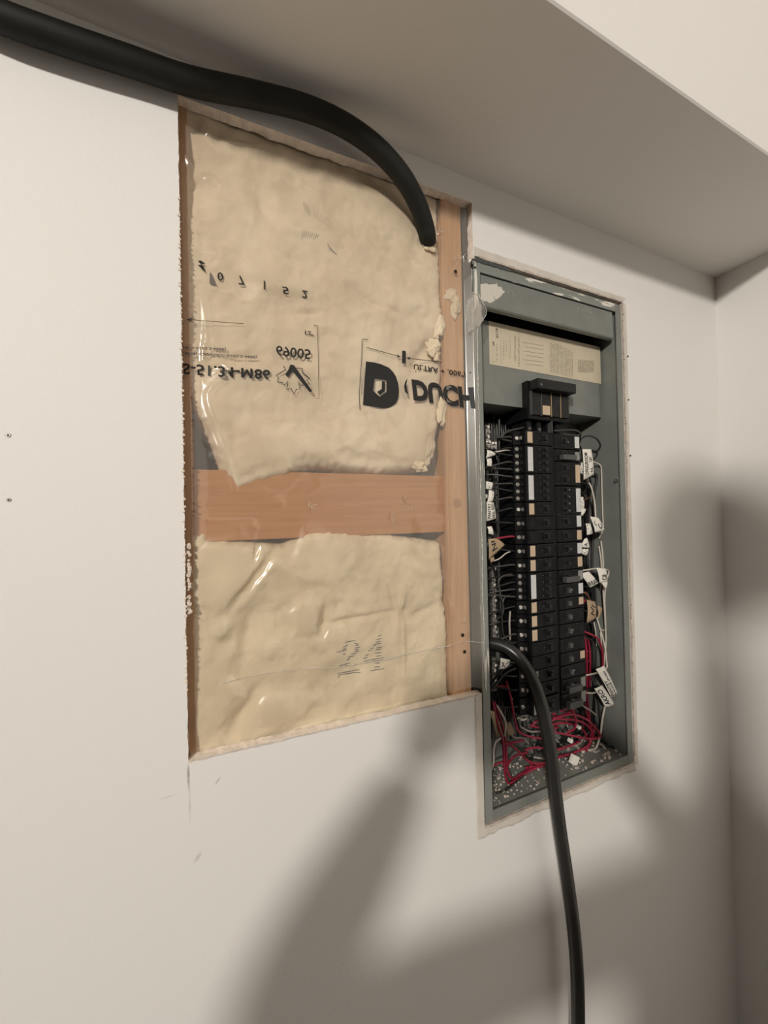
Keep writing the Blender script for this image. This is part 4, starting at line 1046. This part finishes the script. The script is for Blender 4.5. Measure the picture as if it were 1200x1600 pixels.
tag('pointed white tag end just below the crumpled tag', [(905, 795), (916, 795), (910, 806), (908.5, 806)], .022)
tag('white tag with a large letter C near the fifth right breaker', [(922, 807), (935, 809), (945, 828), (930, 832)], .018, [up('C', .45, .85, .45, .85)], strokes_=scr(5, 3, .1, .3, .2, .6))
tag('small white tag with dense writing left of the letter C tag', [(915, 818), (922, 818), (926, 834), (917, 836)], .020, (), strokes_=scr(10, 4, .1, .9, .1, .9))
tag('white diamond-shaped tag beside the seventh right breaker', [(913, 842), (917, 840), (921, 856), (905, 855)], .022, [up('A', .3, .7, .5, .85)])
tag('white tag with scribble below the diamond-shaped tag', [(906, 858), (920, 858), (916, 868), (907, 865)], .021, (), strokes_=scr(7, 5))
tag('slanted white tag reading along its lower edge beside the lock on the ninth right breaker', [(906, 896), (920, 893), (935, 911), (922, 918)], .018, [('BR PLUGS', (.02, .90), (.98, .90), (.02, .62)), up('C', .3, .75, .72, .92)])
tag('white tag wrapped on the looping white wire with round writing', [(932, 887), (947, 889), (949, 908), (937, 911)], .018, [up('C&', .3, .85, .4, .85)])
tag('torn white tag end hanging below the wrapped tag', [(938, 909), (948, 905), (949, 914), (946, 921)], .020)
tag('tan folded tag with letters beside the twelfth right breaker', [(917, 937), (930, 940), (931, 966), (917, 973)], .026, (), 'tagtan', .003, [(.3, .3, .6, .5), (.6, .5, .3, .6), (.3, .6, .7, .75), (.4, .2, .8, .35)])
tag('tan tag half hidden right of the lettered tan tag', [(934, 946), (941, 950), (938, 960), (934, 969)], .028, (), 'tagtan', .002)
tag('curled white tag at the upper left of the gutter', [(761, 703), (771, 706), (774, 711), (759, 716)], .030, (), bulge=.003, strokes_=scr(3, 6))
tag('blank white tag under the curled one at the upper left', [(760, 716), (768, 716), (768, 729), (761, 728)], .034)
tag('small white tag with letters halfway down the left gutter', [(759, 752), (770, 754), (768, 765), (758, 764)], .030, (), strokes_=scr(5, 7))
tag('grey-white tag above the long left tag', [(764, 765), (772, 768), (770, 783), (761, 786)], .032, (), strokes_=scr(4, 8, .5, .8, .1, .9))
tag('rolled white tape stub at the left edge above the long left tag', [(755, 773), (761, 772), (761, 779), (756, 780)], .030)
tag('long white tag with two written lines in the left gutter', [(760, 784), (771, 785), (775, 810), (759, 815)], .024, [up('PANTRY', .12, .42, .08, .88), up('HALL GDO', .52, .88, .08, .92)])
tag('twisted blank white tag below the long left tag', [(761, 823), (768, 822), (771, 836), (763, 834)], .026, bulge=.003)
tag('tan triangular tag with the letters NI in the left gutter', [(763, 842), (776, 841), (789, 851), (764, 874)], .022, [up('NI', .20, .55, .15, .75)], 'tagtan', .002)
tag('small tan stub below the triangular tag', [(765, 872), (771, 869), (773, 876), (767, 879)], .026, (), 'tagtan', .001)
tag('white triangular tag under the black cable at lower left', [(782, 1028), (798, 1031), (793, 1043), (780, 1046)], .018, (), strokes_=[(.1, .3, .5, .8), (.5, .5, .9, .2), (.2, .8, .3, .3)])
tag('tan paper strip hanging at the right side near the box bottom', [(965, 1092), (972, 1092), (973, 1127), (965, 1129)], .034, (), 'tagtan', .002)
tag('tan cable sheath piece at the left edge of the box', [(764, 1110), (774, 1112), (785, 1146), (776, 1152)], .040, (), 'tagtan', .002)
tag('tan cable sheath piece beside the bright red slanting wire', [(790, 1130), (797, 1128), (805, 1146), (793, 1150)], .045, (), 'tagtan', .002)

# ================================================================== CABLES
def cable(label, pts, r, mk, name='cable', seg=20):
    P = [at(a, b_, y) for a, b_, y in pts]
    o = MB().tube(P, r, seg).build(name, M[mk], None, True); setp(o, label, 'cable'); return o, P
up_, P = cable('thick black cable along the soffit corner bending down into the insulation',
    [(-330, -85, -.020), (-120, -25, -.020), (0, 26, -.020), (100, 62, -.020), (200, 95, -.020), (300, 128, -.0205), (400, 149, -.022), (480, 170, -.026), (540, 197, -.030), (590, 233, -.030), (628, 275, -.024), (652, 318, -.012), (664, 352, .000), (668, 372, .010), (668, 388, .040)], .0135, 'conduit')
lo_, P = cable('black cable coming out of the panel and hanging down the wall',
    [(735, 1000, .080), (757, 1003, .055), (785, 1009, .030), (810, 1027, .008), (832, 1062, -.008), (848, 1110, -.020), (859, 1165, -.028), (866, 1225, -.032), (874, 1290, -.034), (885, 1365, -.034), (895, 1440, -.034), (901, 1510, -.034), (903, 1580, -.034), (902, 1680, -.034), (899, 1800, -.034)], .0108, 'cable')

# ================================================================== PHOTOGRAPHER (stands behind the camera, casts the soft shadow)
def skin_figure(name, joints, edges, radii, m, parent, sub=2, root=0):
    me = bpy.data.meshes.new(name); me.from_pydata([tuple(j) for j in joints], edges, []); o = link(name, me, parent)
    o.modifiers.new('skin', 'SKIN'); me.skin_vertices
    sv = me.skin_vertices[0].data
    for i, r in enumerate(radii): sv[i].radius = r if isinstance(r, tuple) else (r, r)
    sv[root].use_root = True
    s_ = o.modifiers.new('sub', 'SUBSURF'); s_.levels = sub; s_.render_levels = sub
    me.materials.append(m); o.modifiers['skin'].use_smooth_shade = True
    return o
def photographer():
    t = empty('person', (-.385, -.98, ZF), label='person in dark clothes holding up a phone with both hands, facing the panel', cat='person')
    bx_, by_ = -.385, -.98; f = Vector((.40, .917, 0)); s = Vector((.917, -.40, 0))
    def p(a, b_, z): v = Vector((bx_, by_, 0))+s*a+f*b_; return Vector((v.x, v.y, z))
    z0 = ZF
    ph = CAM_C - FWD*.012
    J = [p(-.02, 0, z0+.96), p(-.02, 0, z0+1.05), p(-.03, .0, z0+1.14), p(0, .0, z0+1.29), p(.0, .01, z0+1.44), p(.0, .04, z0+1.66),
         p(-.22, .02, z0+1.27), p(.19, .02, z0+1.25),
         Vector((-.86, -.66, .25)), Vector((-.57, -.53, .42)),
         p(.14, .22, z0+1.07), ph+RIGHT*.12-UP*.07-FWD*.02,
         p(-.12, 0, z0+.88), p(-.13, .02, z0+.50), p(-.14, -.01, z0+.09), p(-.15, .12, z0+.04),
         p(.10, 0, z0+.88), p(.12, .02, z0+.50), p(.13, -.01, z0+.09), p(.14, .12, z0+.04)]
    E_ = [(0, 1), (1, 2), (2, 3), (3, 4), (4, 5), (3, 6), (3, 7), (6, 8), (8, 9), (7, 10), (10, 11), (0, 12), (12, 13), (13, 14), (14, 15), (0, 16), (16, 17), (17, 18), (18, 19)]
    R_ = [(.20, .13), (.20, .13), (.20, .13), (.11, .10), .05, .045, .08, .08, .070, .030, .047, .030, .085, .06, .042, .04, .085, .06, .042, .04]
    skin_figure('body', J, E_, R_, M['shirt'], t)
    # head
    hc = p(0, .05, z0+1.765); mb = bmesh.new(); bmesh.ops.create_uvsphere(mb, u_segments=28, v_segments=20, radius=1)
    for v in mb.verts:
        c = v.co; x, y, z = c.x*.078, c.y*.098, c.z*.118
        if z < -.03: x *= 1-(-z-.03)*4.2; y = y*(1-(-z-.03)*2.2)+.008
        if y > .05 and abs(x) < .014 and -.035 < z < .012: y += .018*(1-abs(x)/.014)*(1-abs(z+.015)/.03 if z > -.035 else 0)
        v.co = hc+s*x+f*y+Vector((0, 0, z))
    me = bpy.data.meshes.new('head'); 
    for fc in mb.faces: fc.smooth = True
    mb.to_mesh(me); mb.free(); me.materials.append(M['skin']); link('head', me, t)
    mb = bmesh.new(); bmesh.ops.create_uvsphere(mb, u_segments=24, v_segments=16, radius=1)
    for v in mb.verts:
        c = v.co; x, y, z = c.x*.112, c.y*.12-.012, c.z*.140+.02
        if y > .045: y = .045+(y-.045)*.5; z = max(z, .055)
        if z < -.03: z = -.03
        v.co = hc+s*x+f*y+Vector((0, 0, z))
    me = bpy.data.meshes.new('hair')
    for fc in mb.faces: fc.smooth = True
    mb.to_mesh(me); mb.free(); me.materials.append(M['hair']); link('hair', me, t)
    for sx in (-1, 1):
        e = hc+s*(sx*.030)+f*.088+Vector((0, 0, .005)); MB().disc(e, f, .011, .004, 12).build('eye', M['hole'], t)
        e = hc+s*(sx*.078)+Vector((0, 0, -.005)); MB().disc(e, s*sx, .026, .010, 12).build('ear', M['skin'], t)
    e = hc+f*.088+Vector((0, 0, -.062)); MB().disc(e, f, .018, .003, 12).build('mouth', mat('lips', (.4, .15, .12), .5), t)
    # hands: palm and five fingers each
    def hand(w_, d, across, side):
        d = d.normalized(); across = (across-d*across.dot(d)).normalized(); n = d.cross(across)
        J = [w_, w_+d*.045, w_+d*.085]; E2 = [(0, 1), (1, 2)]; R2 = [(.028, .020), (.040, .018), (.036, .014)]
        for k in range(4):
            b0 = w_+d*.085+across*(.030-.020*k); i = len(J); l = (.036, .042, .039, .030)[k]
            J += [b0, b0+d*l+n*.006*side, b0+d*l*1.5+n*.024*side, b0+d*l*1.45+n*.042*side]; E2 += [(2, i), (i, i+1), (i+1, i+2), (i+2, i+3)]; R2 += [.0105, .009, .0085, .007]
        b0 = w_+d*.03+across*.034; i = len(J)
        J += [b0, b0+across*.030+d*.022, b0+across*.040+d*.052]; E2 += [(1, i), (i, i+1), (i+1, i+2)]; R2 += [.013, .0105, .0085]
        skin_figure('hand', J, E2, R2, M['skin'], t)
    hand(Vector((-.57, -.53, .42)), (ph-RIGHT*.05-Vector((-.57, -.53, .42))), UP, 1)
    hand(ph+RIGHT*.12-UP*.07-FWD*.02, (ph+RIGHT*.04-(ph+RIGHT*.12-UP*.07-FWD*.02)), UP, -1)
    # phone, just behind the lens position
    pm = MB().box(-.036, .036, -.075, .075, -.004, .004, .0022)
    R3 = Matrix((RIGHT, UP, -FWD)).transposed(); c = CAM_C-FWD*.010-RIGHT*.018-UP*.052
    o = mesh('smartphone', [R3 @ v+c for v in pm.v], pm.f, M['black']); setp(o, 'black smartphone held up in front of the panel', 'phone')
photographer()
